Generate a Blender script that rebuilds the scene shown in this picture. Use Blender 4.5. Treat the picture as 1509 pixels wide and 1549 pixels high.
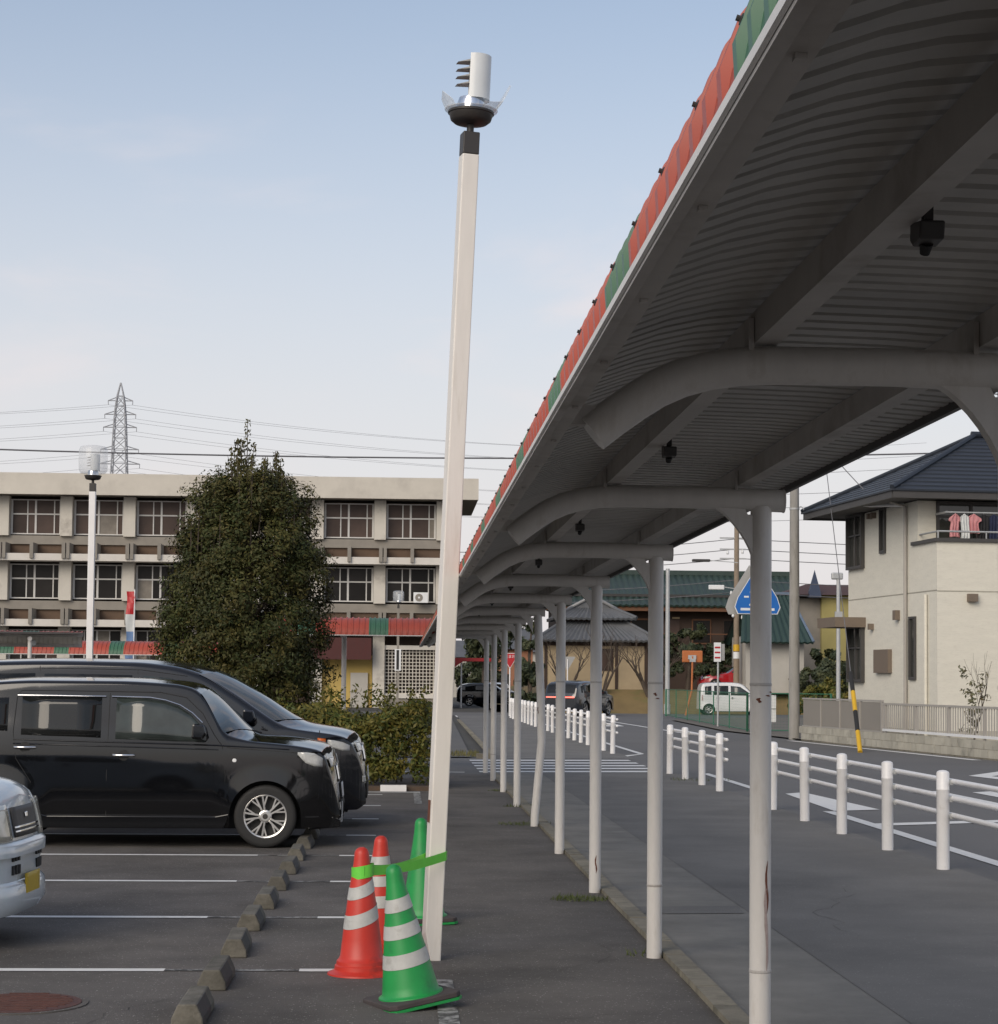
import bpy, math, random
import numpy as np
from mathutils import Matrix, Vector, Quaternion
R = math.radians
random.seed(7); rng = np.random.default_rng(7)
for o in list(bpy.data.objects): bpy.data.objects.remove(o)
scn = bpy.context.scene; col = scn.collection

# ------------------------------------------------------------------ camera
F_PX, W_PX, H_PX = 3000.0, 1509.0, 1549.0
YAW, PITCH, ROLL = R(2.809), R(2.845), R(0.5)
cam_d = bpy.data.cameras.new('camera'); cam = bpy.data.objects.new('camera', cam_d); col.objects.link(cam)
cam_d.sensor_fit = 'VERTICAL'; cam_d.sensor_height = 36.0; cam_d.lens = F_PX / H_PX * 36.0
cam_d.shift_y = (880.0 - H_PX / 2) / H_PX
cam_d.clip_start = 0.05; cam_d.clip_end = 6000
fw = Vector((math.sin(YAW) * math.cos(PITCH), math.cos(YAW) * math.cos(PITCH), math.sin(PITCH)))
rt = Vector((math.cos(YAW), -math.sin(YAW), 0)); up = rt.cross(fw)
rt2 = rt * math.cos(ROLL) + up * math.sin(ROLL); up2 = up * math.cos(ROLL) - rt * math.sin(ROLL)
m = Matrix((rt2, up2, -fw)).transposed().to_4x4(); m.translation = (0, 0, 1.635)
cam.matrix_world = m
scn.camera = cam

# ------------------------------------------------------------------ world, sun, exposure
SUN_EL, SUN_AZ = R(30), R(212)          # azimuth clockwise from +Y: behind and to the left of the camera
w = bpy.data.worlds.new('World'); scn.world = w; w.use_nodes = True
nt = w.node_tree; N = nt.nodes; Lk = nt.links; N.clear()
out = N.new('ShaderNodeOutputWorld'); bg = N.new('ShaderNodeBackground'); bg.inputs[1].default_value = 0.11
sky = N.new('ShaderNodeTexSky'); sky.sky_type = 'NISHITA'; sky.sun_disc = False
sky.sun_elevation = SUN_EL; sky.sun_rotation = SUN_AZ; sky.air_density = 1.1; sky.dust_density = 1.5; sky.ozone_density = 1.0
tc = N.new('ShaderNodeTexCoord'); sx = N.new('ShaderNodeSeparateXYZ'); Lk.new(tc.outputs['Generated'], sx.inputs[0])
# pale high veil, thicker towards the horizon all round
ramp = N.new('ShaderNodeValToRGB'); ramp.color_ramp.interpolation = 'EASE'
ramp.color_ramp.elements[0].position = 0.0; ramp.color_ramp.elements[0].color = (.95, .95, .95, 1)
ramp.color_ramp.elements[1].position = 0.40; ramp.color_ramp.elements[1].color = (.16, .16, .16, 1)
Lk.new(sx.outputs[2], ramp.inputs[0])
hz = N.new('ShaderNodeMixRGB'); hz.inputs[2].default_value = (5.7, 5.4, 5.5, 1)
Lk.new(ramp.outputs[0], hz.inputs[0]); Lk.new(sky.outputs[0], hz.inputs[1])
mp = N.new('ShaderNodeMapping'); mp.inputs['Scale'].default_value = (1.6, 1.6, 4.2); mp.inputs['Location'].default_value = (0.9, 0.4, 1.62)
Lk.new(tc.outputs['Generated'], mp.inputs[0])
nz = N.new('ShaderNodeTexNoise'); nz.inputs['Scale'].default_value = 2.6; nz.inputs['Detail'].default_value = 7; nz.inputs['Roughness'].default_value = .52; nz.inputs['Distortion'].default_value = .35
Lk.new(mp.outputs[0], nz.inputs['Vector'])
cr = N.new('ShaderNodeValToRGB'); cr.color_ramp.interpolation = 'EASE'
cr.color_ramp.elements[0].position = .5; cr.color_ramp.elements[0].color = (0, 0, 0, 1)
cr.color_ramp.elements[1].position = .76; cr.color_ramp.elements[1].color = (.7, .7, .7, 1)
Lk.new(nz.outputs[0], cr.inputs[0])
cl = N.new('ShaderNodeMixRGB'); cl.inputs[2].default_value = (6.5, 5.7, 5.6, 1)
Lk.new(cr.outputs[0], cl.inputs[0]); Lk.new(hz.outputs[0], cl.inputs[1])
Lk.new(cl.outputs[0], bg.inputs[0]); Lk.new(bg.outputs[0], out.inputs[0])
sd = bpy.data.lights.new('sun', 'SUN'); sd.energy = 1.5; sd.angle = R(40); sd.color = (1, .90, .77)
so = bpy.data.objects.new('sun', sd); col.objects.link(so)
sdir = Vector((math.sin(SUN_AZ) * math.cos(SUN_EL), math.cos(SUN_AZ) * math.cos(SUN_EL), math.sin(SUN_EL)))
so.rotation_euler = (-sdir).to_track_quat('-Z', 'Y').to_euler(); so.location = (-8, -12, 14)
scn.view_settings.view_transform = 'Standard'; scn.view_settings.look = 'None'
scn.view_settings.exposure = 0.35; scn.view_settings.gamma = 1.0; scn.view_settings.use_curve_mapping = False
scn.render.engine = 'CYCLES'

# ------------------------------------------------------------------ materials
MATS = {}
def mat(name, c, rough=.6, metal=0., var=.12, vscale=3., bump=0., bscale=40., c2=None, c2scale=2., c2lo=.55, c2hi=.7, spec=.5, coat=0., rand=0., emit=None, alpha=None, speck=None, stretch=None, tint=False):
    if name in MATS: return MATS[name]
    mt = bpy.data.materials.new(name); mt.use_nodes = True; MATS[name] = mt
    n = mt.node_tree.nodes; l = mt.node_tree.links; b = n['Principled BSDF']
    b.inputs['Roughness'].default_value = rough; b.inputs['Metallic'].default_value = metal
    b.inputs['Specular IOR Level'].default_value = spec; b.inputs['Coat Weight'].default_value = coat
    b.inputs['Coat Roughness'].default_value = .04
    t = n.new('ShaderNodeTexCoord'); vec = t.outputs['Object']
    if stretch:
        mp_ = n.new('ShaderNodeMapping'); mp_.inputs['Scale'].default_value = stretch; l.new(vec, mp_.inputs[0]); vec = mp_.outputs[0]
    if rand:      # alike pieces share a mesh: shift the pattern and the tone a little from piece to piece
        oi = n.new('ShaderNodeObjectInfo'); ad = n.new('ShaderNodeVectorMath'); ad.operation = 'ADD'
        ml = n.new('ShaderNodeMath'); ml.operation = 'MULTIPLY'; ml.inputs[1].default_value = 37.; l.new(oi.outputs['Random'], ml.inputs[0])
        l.new(vec, ad.inputs[0]); l.new(ml.outputs[0], ad.inputs[1]); vec = ad.outputs[0]
    nz = n.new('ShaderNodeTexNoise'); nz.inputs['Scale'].default_value = vscale; nz.inputs['Detail'].default_value = 6; nz.inputs['Roughness'].default_value = .62
    l.new(vec, nz.inputs['Vector'])
    mr = n.new('ShaderNodeMapRange'); mr.inputs[1].default_value = .25; mr.inputs[2].default_value = .75
    mr.inputs[3].default_value = 1 - var; mr.inputs[4].default_value = 1 + var; l.new(nz.outputs[0], mr.inputs[0])
    src = None
    rgb = n.new('ShaderNodeRGB'); rgb.outputs[0].default_value = (*c, 1); src = rgb.outputs[0]
    if c2 is not None:
        n2 = n.new('ShaderNodeTexNoise'); n2.inputs['Scale'].default_value = c2scale; n2.inputs['Detail'].default_value = 8; n2.inputs['Roughness'].default_value = .65
        l.new(vec, n2.inputs['Vector'])
        m2 = n.new('ShaderNodeMapRange'); m2.inputs[1].default_value = c2lo; m2.inputs[2].default_value = c2hi; l.new(n2.outputs[0], m2.inputs[0])
        mx = n.new('ShaderNodeMixRGB'); mx.inputs[2].default_value = (*c2, 1); l.new(m2.outputs[0], mx.inputs[0]); l.new(src, mx.inputs[1]); src = mx.outputs[0]
    if speck:     # (scale, threshold, colour): light stones in asphalt
        v = n.new('ShaderNodeTexVoronoi'); v.inputs['Scale'].default_value = speck[0]; l.new(vec, v.inputs['Vector'])
        sp = n.new('ShaderNodeSeparateColor'); l.new(v.outputs['Color'], sp.inputs[0])
        g = n.new('ShaderNodeMath'); g.operation = 'GREATER_THAN'; g.inputs[1].default_value = speck[1]; l.new(sp.outputs[0], g.inputs[0])
        d = n.new('ShaderNodeMath'); d.operation = 'LESS_THAN'; d.inputs[1].default_value = .42; l.new(v.outputs['Distance'], d.inputs[0])
        mm = n.new('ShaderNodeMath'); mm.operation = 'MULTIPLY'; l.new(g.outputs[0], mm.inputs[0]); l.new(d.outputs[0], mm.inputs[1])
        mk = n.new('ShaderNodeMath'); mk.operation = 'MULTIPLY'; l.new(mm.outputs[0], mk.inputs[0]); l.new(sp.outputs[1], mk.inputs[1])
        mx = n.new('ShaderNodeMixRGB'); mx.inputs[2].default_value = (*speck[2], 1); l.new(mk.outputs[0], mx.inputs[0]); l.new(src, mx.inputs[1]); src = mx.outputs[0]
    if tint:      # leaf colours differ from leaf to leaf
        at = n.new('ShaderNodeAttribute'); at.attribute_name = 'tint'
        mx = n.new('ShaderNodeMixRGB'); mx.inputs[2].default_value = (*tint, 1); l.new(at.outputs['Fac'], mx.inputs[0]); l.new(src, mx.inputs[1]); src = mx.outputs[0]
    sc = n.new('ShaderNodeVectorMath'); sc.operation = 'SCALE'; l.new(src, sc.inputs[0]); l.new(mr.outputs[0], sc.inputs['Scale']); src = sc.outputs[0]
    if rand:
        r2 = n.new('ShaderNodeMapRange'); r2.inputs[3].default_value = 1 - rand; r2.inputs[4].default_value = 1 + rand; l.new(oi.outputs['Random'], r2.inputs[0])
        s2 = n.new('ShaderNodeVectorMath'); s2.operation = 'SCALE'; l.new(src, s2.inputs[0]); l.new(r2.outputs[0], s2.inputs['Scale']); src = s2.outputs[0]
    l.new(src, b.inputs['Base Color'])
    rr = n.new('ShaderNodeMapRange'); rr.inputs[3].default_value = max(0.02, rough * .82); rr.inputs[4].default_value = min(1, rough * 1.18); l.new(nz.outputs[0], rr.inputs[0]); l.new(rr.outputs[0], b.inputs['Roughness'])
    if bump:
        n3 = n.new('ShaderNodeTexNoise'); n3.inputs['Scale'].default_value = bscale; n3.inputs['Detail'].default_value = 3; l.new(vec, n3.inputs['Vector'])
        bp = n.new('ShaderNodeBump'); bp.inputs['Strength'].default_value = bump; bp.inputs['Distance'].default_value = .01
        l.new(n3.outputs[0], bp.inputs['Height']); l.new(bp.outputs[0], b.inputs['Normal'])
    if emit: b.inputs['Emission Color'].default_value = (*emit[0], 1); b.inputs['Emission Strength'].default_value = emit[1]
    if alpha is not None: b.inputs['Alpha'].default_value = alpha
    return mt
def clear_mat(name, c, a, rough=.05):
    mt = mat(name, c, rough, var=.03, spec=.6); mt.node_tree.nodes['Principled BSDF'].inputs['Alpha'].default_value = a; return mt

M_LOT = mat('asphalt_lot', (.118, .109, .101), .93, var=.28, vscale=1.1, bump=.6, bscale=150, c2=(.074, .068, .062), c2scale=.7, c2lo=.46, c2hi=.7, speck=(85, .9, (.30, .29, .27)), spec=.3)
M_WALK = mat('asphalt_pavement', (.155, .151, .143), .93, var=.24, vscale=.8, bump=.4, bscale=170, c2=(.122, .119, .113), c2scale=.35, c2lo=.46, c2hi=.68, speck=(100, .94, (.3, .3, .28)), spec=.3)
M_STRIP = mat('asphalt_patch', (.19, .184, .168), .93, var=.28, vscale=1.6, bump=.4, bscale=150, c2=(.15, .145, .132), c2scale=.9, speck=(120, .94, (.2, .2, .2)), spec=.3)
M_ROAD = mat('asphalt_road', (.138, .136, .134), .92, var=.14, vscale=.5, bump=.3, bscale=140, c2=(.112, .111, .11), c2scale=.25, c2lo=.45, c2hi=.65, spec=.3)
M_GROUND = mat('ground_far', (.075, .073, .068), .95, var=.2, vscale=.12, c2=(.09, .085, .06), c2scale=.05, spec=.2)
M_PAINT = mat('road_paint', (.66, .66, .64), .75, var=.1, vscale=12, c2=(.3, .3, .29), c2scale=9, c2lo=.6, c2hi=.75)
M_PAINTW = mat('road_paint_worn', (.3, .3, .29), .85, var=.2, vscale=14, c2=(.06, .058, .055), c2scale=11, c2lo=.43, c2hi=.55)
M_CONC = mat('concrete', (.13, .121, .1), .9, var=.18, vscale=7, bump=.4, bscale=60, c2=(.075, .07, .055), c2scale=6, c2lo=.44, c2hi=.64, rand=.2)
M_KERB = mat('kerb_concrete', (.205, .185, .14), .92, var=.22, vscale=9, bump=.4, bscale=70, c2=(.12, .11, .08), c2scale=4, c2lo=.47, c2hi=.7, rand=.12)
M_PIPE = mat('painted_steel', (.60, .58, .55), .45, var=.08, vscale=5, bump=.08, bscale=160, c2=(.42, .39, .35), c2scale=5, c2lo=.54, c2hi=.8, stretch=(3, 3, .7))
M_RUST = mat('rust', (.13, .045, .025), .9, var=.3, vscale=60)
M_WHITEPOST = mat('white_post', (.76, .75, .74), .38, var=.05, vscale=6, c2=(.55, .52, .47), c2scale=6, c2lo=.62, c2hi=.85, rand=.05)
M_CREAMPOLE = mat('cream_pole', (.72, .69, .64), .4, var=.07, vscale=2, c2=(.55, .51, .44), c2scale=2.5, c2lo=.55, c2hi=.85, stretch=(6, 6, .8))
M_PURLIN = mat('purlin_steel', (.43, .41, .385), .6, var=.14, vscale=5, c2=(.28, .25, .22), c2scale=4, c2lo=.5, c2hi=.75)
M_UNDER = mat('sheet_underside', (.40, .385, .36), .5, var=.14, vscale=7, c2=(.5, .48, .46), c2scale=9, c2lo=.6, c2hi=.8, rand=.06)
M_RED = mat('sheet_red', (.36, .062, .035), .5, var=.1, vscale=5, c2=(.28, .05, .035), c2scale=3, rand=.07)
M_GREEN = mat('sheet_green', (.045, .13, .075), .5, var=.1, vscale=5, rand=.07)
M_TRIM = mat('white_trim', (.66, .65, .63), .5, var=.08, vscale=8)
M_DARK = mat('dark_metal', (.035, .032, .03), .5, var=.15, vscale=12)
M_BLACK = mat('black_rubber', (.018, .018, .018), .75, var=.15, vscale=20)
M_SILVER = mat('silver_reflector', (.78, .79, .8), .16, metal=1, var=.05, vscale=15)
M_LAMPMETAL = mat('lamp_white_metal', (.62, .65, .66), .3, var=.05, vscale=9)
M_SHARD = clear_mat('clear_plastic', (.8, .83, .84), .38, .1)
M_GLOBE = clear_mat('clear_globe', (.72, .74, .76), .3, .08)
M_CGREEN = mat('cone_green', (.012, .27, .06), .45, var=.12, vscale=8, c2=(.02, .15, .05), c2scale=5, c2lo=.52, c2hi=.72)
M_CRED = mat('cone_red', (.50, .032, .018), .45, var=.1, vscale=8, c2=(.25, .028, .018), c2scale=5)
M_BAND = mat('reflective_band', (.44, .445, .43), .45, var=.1, vscale=18, c2=(.3, .29, .27), c2scale=14, c2lo=.55, c2hi=.75)
M_TAPE = mat('lime_tape', (.14, .60, .06), .4, var=.1, vscale=9)
M_PAD = mat('dark_pad', (.03, .03, .032), .7, var=.2, vscale=20)
M_BROWNPAD = mat('brown_rubber', (.06, .05, .05), .85, var=.2, vscale=18)
M_BLK = mat('black_car_paint', (.004, .0042, .005), .07, var=.05, vscale=2, spec=.5, coat=.25)
M_BLK2 = mat('black_blue_car_paint', (.006, .007, .010), .08, var=.05, vscale=2, spec=.5, coat=.3)
M_SUVP = mat('dark_grey_car_paint', (.02, .024, .03), .15, var=.05, vscale=2, coat=.8)
M_KEI = mat('pale_blue_car_paint', (.56, .62, .66), .22, var=.05, vscale=3, coat=.7, c2=(.5, .55, .58), c2scale=4)
M_VANW = mat('white_car_paint', (.72, .72, .71), .25, var=.03, vscale=3, coat=.6)
M_REDP = mat('red_car_paint', (.36, .012, .018), .2, var=.05, vscale=3, coat=.8)
M_GLASS = mat('tinted_glass', (.012, .013, .013), .05, var=.3, vscale=2, spec=.45)
M_GLASSL = mat('clear_car_glass', (.03, .038, .036), .05, var=.5, vscale=3.5, spec=.6)
M_CHROME = mat('chrome', (.8, .8, .8), .12, metal=1, var=.03)
M_ALLOY = mat('alloy', (.66, .65, .63), .3, metal=.85, var=.06, vscale=14)
M_HEAD = mat('headlight', (.42, .43, .42), .1, var=.25, vscale=25, spec=.8, coat=.8)
M_HEADY = mat('headlight_aged', (.42, .41, .34), .15, var=.15, vscale=14, spec=.8, coat=.8)
M_AMBER = mat('amber_lens', (.55, .12, .015), .2, var=.1, vscale=20)
M_TAIL = mat('lit_tail_lamp', (.6, .02, .02), .3, emit=((1, .10, .07), 4.0))
M_TAILOFF = mat('red_lens', (.3, .012, .012), .2)
M_PLATEY = mat('yellow_plate', (.52, .36, .02), .5, var=.08, vscale=30)
M_LEAF = mat('leaf_dark', (.033, .045, .014), .6, var=.45, vscale=1.4, tint=(.085, .07, .02), spec=.2)
M_LEAFH = mat('leaf_hedge', (.045, .064, .012), .6, var=.35, vscale=1.5, tint=(.16, .125, .022), spec=.3)
M_LEAFP = mat('leaf_pine', (.03, .045, .022), .7, var=.3, vscale=.8, tint=(.06, .065, .02))
M_LEAFS = mat('leaf_sapling', (.09, .10, .05), .6, var=.3, vscale=4, tint=(.16, .12, .06))
M_BARK = mat('bark', (.075, .058, .044), .95, var=.3, vscale=9, bump=.5, bscale=30)
M_SOIL = mat('soil', (.085, .058, .04), .95, var=.3, vscale=5, c2=(.12, .07, .035), c2scale=4, bump=.4, bscale=30)
M_GRASSD = mat('dry_grass', (.17, .12, .05), .95, var=.3, vscale=.6, c2=(.10, .11, .03), c2scale=.35, bump=.5, bscale=8)
M_FASCIA = mat('school_concrete', (.55, .515, .45), .9, var=.09, vscale=.7, c2=(.44, .41, .36), c2scale=.5, c2lo=.5, c2hi=.75, bump=.15, bscale=6)
M_PILLAR = mat('school_pillar', (.55, .52, .46), .9, var=.08, vscale=.9, c2=(.36, .33, .29), c2scale=.8)
M_BROWN = mat('school_spandrel', (.105, .068, .045), .85, var=.2, vscale=1.5)
M_GREYC = mat('school_grey', (.24, .22, .19), .9, var=.15, vscale=1.2)
M_SLAB = mat('school_slab', (.60, .57, .52), .85, var=.1, vscale=1)
M_ALU = mat('alu_frame', (.55, .54, .52), .5, var=.05, vscale=4)
M_PANEB = mat('pane_brown', (.07, .048, .04), .35, var=.3, vscale=.8, rand=.25, spec=.22)
M_PANED = mat('pane_dark', (.016, .014, .013), .3, var=.4, vscale=.8, rand=.5, spec=.2)
M_PANEC = mat('pane_curtain', (.20, .18, .155), .4, var=.25, vscale=2, spec=.2, rand=.2)
M_PANEO = mat('pane_ochre', (.16, .095, .035), .2, var=.2, vscale=1)
M_YELLOW = mat('yellow_wall', (.47, .34, .11), .85, var=.08, vscale=.8)
M_MAROON = mat('maroon_panel', (.065, .014, .012), .7, var=.2, vscale=3, stretch=(4, 1, .5))
M_HWALL = mat('house_siding', (.65, .625, .54), .85, var=.06, vscale=1.5, c2=(.59, .56, .48), c2scale=7, c2lo=.5, c2hi=.7, stretch=(1, 1, 5), bump=.12, bscale=14)
M_HROOF = mat('house_tile', (.016, .021, .03), .5, var=.15, vscale=3, rand=.15)
M_HDARK = mat('house_dark_trim', (.055, .052, .05), .55, var=.1, vscale=3)
M_SOFFIT = mat('soffit', (.10, .095, .09), .8, var=.1, vscale=2)
M_HGLASS = mat('house_glass', (.04, .042, .038), .06, var=.4, vscale=1.5, spec=.7)
M_BROWNBOX = mat('brown_box', (.16, .125, .095), .7, var=.1, vscale=4)
M_BLOCK = mat('concrete_block', (.37, .35, .29), .92, var=.13, vscale=4, c2=(.25, .24, .2), c2scale=2.5, rand=.13, bump=.3, bscale=25)
M_FPANEL = mat('fence_panel', (.245, .225, .195), .5, var=.06, vscale=3)
M_FALU = mat('fence_alu', (.34, .32, .29), .5, var=.06, vscale=3)
M_MESHG = mat('green_mesh', (.02, .14, .075), .55, var=.1, vscale=5)
M_TILE = mat('grey_roof_tile', (.10, .105, .112), .5, var=.2, vscale=2)
M_GTILE = mat('green_roof_tile', (.026, .046, .038), .45, var=.2, vscale=1.5)
M_WOOD = mat('brown_wood', (.13, .06, .03), .8, var=.2, vscale=2)
M_WOODD = mat('dark_wood', (.05, .032, .024), .85, var=.2, vscale=2)
M_PLASTER = mat('cream_plaster', (.42, .33, .21), .9, var=.12, vscale=1)
M_POLE = mat('concrete_pole', (.27, .26, .24), .9, var=.15, vscale=3, c2=(.18, .17, .15), c2scale=2, stretch=(3, 3, .6))
M_POLEB = mat('brown_pole', (.24, .19, .14), .9, var=.15, vscale=3)
M_GALV = mat('galvanised', (.42, .43, .43), .5, metal=.3, var=.1, vscale=5)
M_TOWER = mat('tower_steel', (.36, .37, .39), .6, var=.1, vscale=.3)
M_WIRE = mat('cable', (.14, .14, .15), .7, var=.05)
M_ORANGE = mat('orange_paint', (.42, .13, .035), .5, var=.1, vscale=6, c2=(.4, .12, .03), c2scale=6)
M_BLUE = mat('sign_blue', (.008, .12, .42), .4, var=.05, vscale=4)
M_SIGNW = mat('sign_white', (.7, .71, .71), .4, var=.05, vscale=6)
M_SIGNR = mat('sign_red', (.42, .015, .02), .4, var=.05, vscale=6)
M_SIGNB = mat('sign_back', (.33, .33, .32), .5, metal=.2, var=.1, vscale=6)
M_YEL = mat('guard_yellow', (.60, .36, .02), .45, var=.08, vscale=6)
M_PINK = mat('cloth_pink', (.50, .22, .23), .9, var=.15, vscale=9)
M_NAVY = mat('cloth_navy', (.012, .018, .05), .9, var=.15, vscale=9)
M_CBLACK = mat('cloth_black', (.012, .012, .014), .9, var=.15, vscale=9)
M_CWHITE = mat('cloth_white', (.55, .57, .56), .9, var=.1, vscale=9)
M_HOLE = mat('manhole_iron', (.085, .034, .026), .75, var=.25, vscale=9, bump=.5, bscale=50)
M_BRICK = mat('brick_far', (.28, .13, .075), .9, var=.15, vscale=2)
M_FARW = mat('far_wall', (.42, .40, .36), .9, var=.15, vscale=.6)
M_FARD = mat('far_dark', (.09, .09, .09), .8, var=.3, vscale=.6)
M_YHOUSE = mat('yellow_house', (.33, .285, .11), .9, var=.1, vscale=1)

# ------------------------------------------------------------------ mesh helpers
class MB:
    def __init__(s): s.v = []; s.f = []; s.m = []
    def add(s, vs, fs, mi=0):
        k = len(s.v); s.v += [tuple(p) for p in vs]; s.f += [tuple(i + k for i in f) for f in fs]; s.m += [mi] * len(fs); return s
    def box(s, x0, x1, y0, y1, z0, z1, mi=0):
        return s.add([(x0, y0, z0), (x1, y0, z0), (x1, y1, z0), (x0, y1, z0), (x0, y0, z1), (x1, y0, z1), (x1, y1, z1), (x0, y1, z1)],
                     [(0, 3, 2, 1), (4, 5, 6, 7), (0, 1, 5, 4), (1, 2, 6, 5), (2, 3, 7, 6), (3, 0, 4, 7)], mi)
    def bar(s, p0, p1, wd, ht, mi=0):
        p0 = Vector(p0); p1 = Vector(p1); d = (p1 - p0).normalized()
        a = d.cross(Vector((0, 0, 1)));  a = Vector((1, 0, 0)) if a.length < 1e-4 else a.normalized(); b = a.cross(d)
        vs = []
        for p in (p0, p1):
            for (i, j) in ((-1, -1), (1, -1), (1, 1), (-1, 1)): vs.append(p + a * i * wd / 2 + b * j * ht / 2)
        return s.add(vs, [(0, 3, 2, 1), (4, 5, 6, 7), (0, 1, 5, 4), (1, 2, 6, 5), (2, 3, 7, 6), (3, 0, 4, 7)], mi)
    def tube(s, path, r, n=12, mi=0, caps=True):
        P = [Vector(p) for p in path]; rs = r if isinstance(r, (list, tuple)) else [r] * len(P); k0 = len(s.v); prev = None
        for i, p in enumerate(P):
            d = ((P[min(i + 1, len(P) - 1)] - P[max(i - 1, 0)])).normalized()
            if prev is None:
                a = d.cross(Vector((0, 0, 1)));  a = d.cross(Vector((0, 1, 0))) if a.length < 1e-3 else a
            else: a = prev - d * prev.dot(d)
            a.normalize(); b = d.cross(a); prev = a
            for j in range(n):
                t = 2 * math.pi * j / n; s.v.append(tuple(p + (a * math.cos(t) + b * math.sin(t)) * rs[i]))
        for i in range(len(P) - 1):
            for j in range(n):
                q = (j + 1) % n; s.f.append((k0 + i * n + j, k0 + i * n + q, k0 + (i + 1) * n + q, k0 + (i + 1) * n + j)); s.m.append(mi)
        if caps:
            s.f.append(tuple(k0 + j for j in reversed(range(n)))); s.f.append(tuple(k0 + (len(P) - 1) * n + j for j in range(n))); s.m += [mi, mi]
        return s
    def lathe(s, prof, n=24, c=(0, 0, 0), mi=0, axis='z', caps=True):
        k0 = len(s.v)
        for (r, z) in prof:
            for j in range(n):
                t = 2 * math.pi * j / n; a, b = r * math.cos(t), r * math.sin(t)
                p = (a, b, z) if axis == 'z' else ((a, z, b) if axis == 'y' else (z, a, b))
                s.v.append((p[0] + c[0], p[1] + c[1], p[2] + c[2]))
        for i in range(len(prof) - 1):
            for j in range(n):
                q = (j + 1) % n; s.f.append((k0 + i * n + j, k0 + i * n + q, k0 + (i + 1) * n + q, k0 + (i + 1) * n + j)); s.m.append(mi)
        if caps: s.f.append(tuple(k0 + j for j in reversed(range(n)))); s.f.append(tuple(k0 + (len(prof) - 1) * n + j for j in range(n))); s.m += [mi, mi]
        return s
    def prism(s, poly, a, b, plane='xz', mi=0):
        n = len(poly); T = {'xz': lambda p, t: (p[0], t, p[1]), 'yz': lambda p, t: (t, p[0], p[1]), 'xy': lambda p, t: (p[0], p[1], t)}[plane]
        return s.add([T(p, a) for p in poly] + [T(p, b) for p in poly], [tuple(reversed(range(n))), tuple(range(n, 2 * n))] + [(i, (i + 1) % n, n + (i + 1) % n, n + i) for i in range(n)], mi)
    def grid(s, rows, mi=0, flip=False):
        k0 = len(s.v); nr = len(rows); nc = len(rows[0])
        for r in rows: s.v += [tuple(p) for p in r]
        for i in range(nr - 1):
            for j in range(nc - 1):
                f = (k0 + i * nc + j, k0 + i * nc + j + 1, k0 + (i + 1) * nc + j + 1, k0 + (i + 1) * nc + j)
                s.f.append(tuple(reversed(f)) if flip else f); s.m.append(mi)
        return s
    def mesh(s, name, mats, smooth=None, fix=True):
        me = bpy.data.meshes.new(name); me.from_pydata(s.v, [], s.f); me.validate()
        mats = mats if isinstance(mats, (list, tuple)) else [mats]
        for mt in mats: me.materials.append(mt)
        if len(mats) > 1 and len(me.polygons) == len(s.m):
            me.polygons.foreach_set('material_index', s.m)
        if fix:
            import bmesh
            bm = bmesh.new(); bm.from_mesh(me); bmesh.ops.recalc_face_normals(bm, faces=bm.faces); bm.to_mesh(me); bm.free()
        if smooth:
            me.polygons.foreach_set('use_smooth', [True] * len(me.polygons)); me.set_sharp_from_angle(angle=R(smooth))
        me.update(); return me
    def build(s, name, mats, parent=None, smooth=None, bevel=None, loc=None, rz=0, fix=True):
        o = link(name, s.mesh(name, mats, smooth, fix), parent, loc, rz)
        if bevel:
            b = o.modifiers.new('bevel', 'BEVEL'); b.width = bevel; b.segments = 2; b.limit_method = 'ANGLE'; b.angle_limit = R(40)
        return o
def link(name, data, parent=None, loc=None, rz=0):
    o = bpy.data.objects.new(name, data); col.objects.link(o)
    if parent: o.parent = parent
    if loc is not None: o.location = loc
    if rz: o.rotation_euler = (0, 0, rz)
    return o
def tag(o, label, cat, group=None, kind=None):
    if label: o['label'] = label
    if cat: o['category'] = cat
    if group: o['group'] = group
    if kind: o['kind'] = kind
    return o
def thing(name, label, cat, loc=(0, 0, 0), rz=0, group=None):
    return tag(link(name, None, None, loc, rz), label, cat, group)
def struct(name, mb, mt, **k):
    o = mb.build(name, mt, **k); o['kind'] = 'structure'; return o
def copy_tree(o, parent=None):
    c = o.copy(); col.objects.link(c); c.parent = parent
    for ch in list(o.children): copy_tree(ch, c)
    return c
def poly_sheet(pts, z, mb=None):
    mb = mb or MB(); mb.add([(x, y, z) for x, y in pts], [tuple(range(len(pts)))]); return mb
def lerp(a, b, t): return a + (b - a) * t
def interp(pts, x):                     # smooth monotone curve through control points
    if x <= pts[0][0]: return pts[0][1]
    if x >= pts[-1][0]: return pts[-1][1]
    n = len(pts); i = max(k for k in range(n - 1) if pts[k][0] <= x)
    d = [(pts[k + 1][1] - pts[k][1]) / (pts[k + 1][0] - pts[k][0]) for k in range(n - 1)]
    def m_(k):
        if k == 0: return d[0]
        if k == n - 1: return d[-1]
        return 0 if d[k - 1] * d[k] <= 0 else 2 * d[k - 1] * d[k] / (d[k - 1] + d[k])
    h = pts[i + 1][0] - pts[i][0]; t = (x - pts[i][0]) / h
    return (2*t**3 - 3*t*t + 1) * pts[i][1] + (t**3 - 2*t*t + t) * h * m_(i) + (-2*t**3 + 3*t*t) * pts[i + 1][1] + (t**3 - t*t) * h * m_(i + 1)

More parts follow.
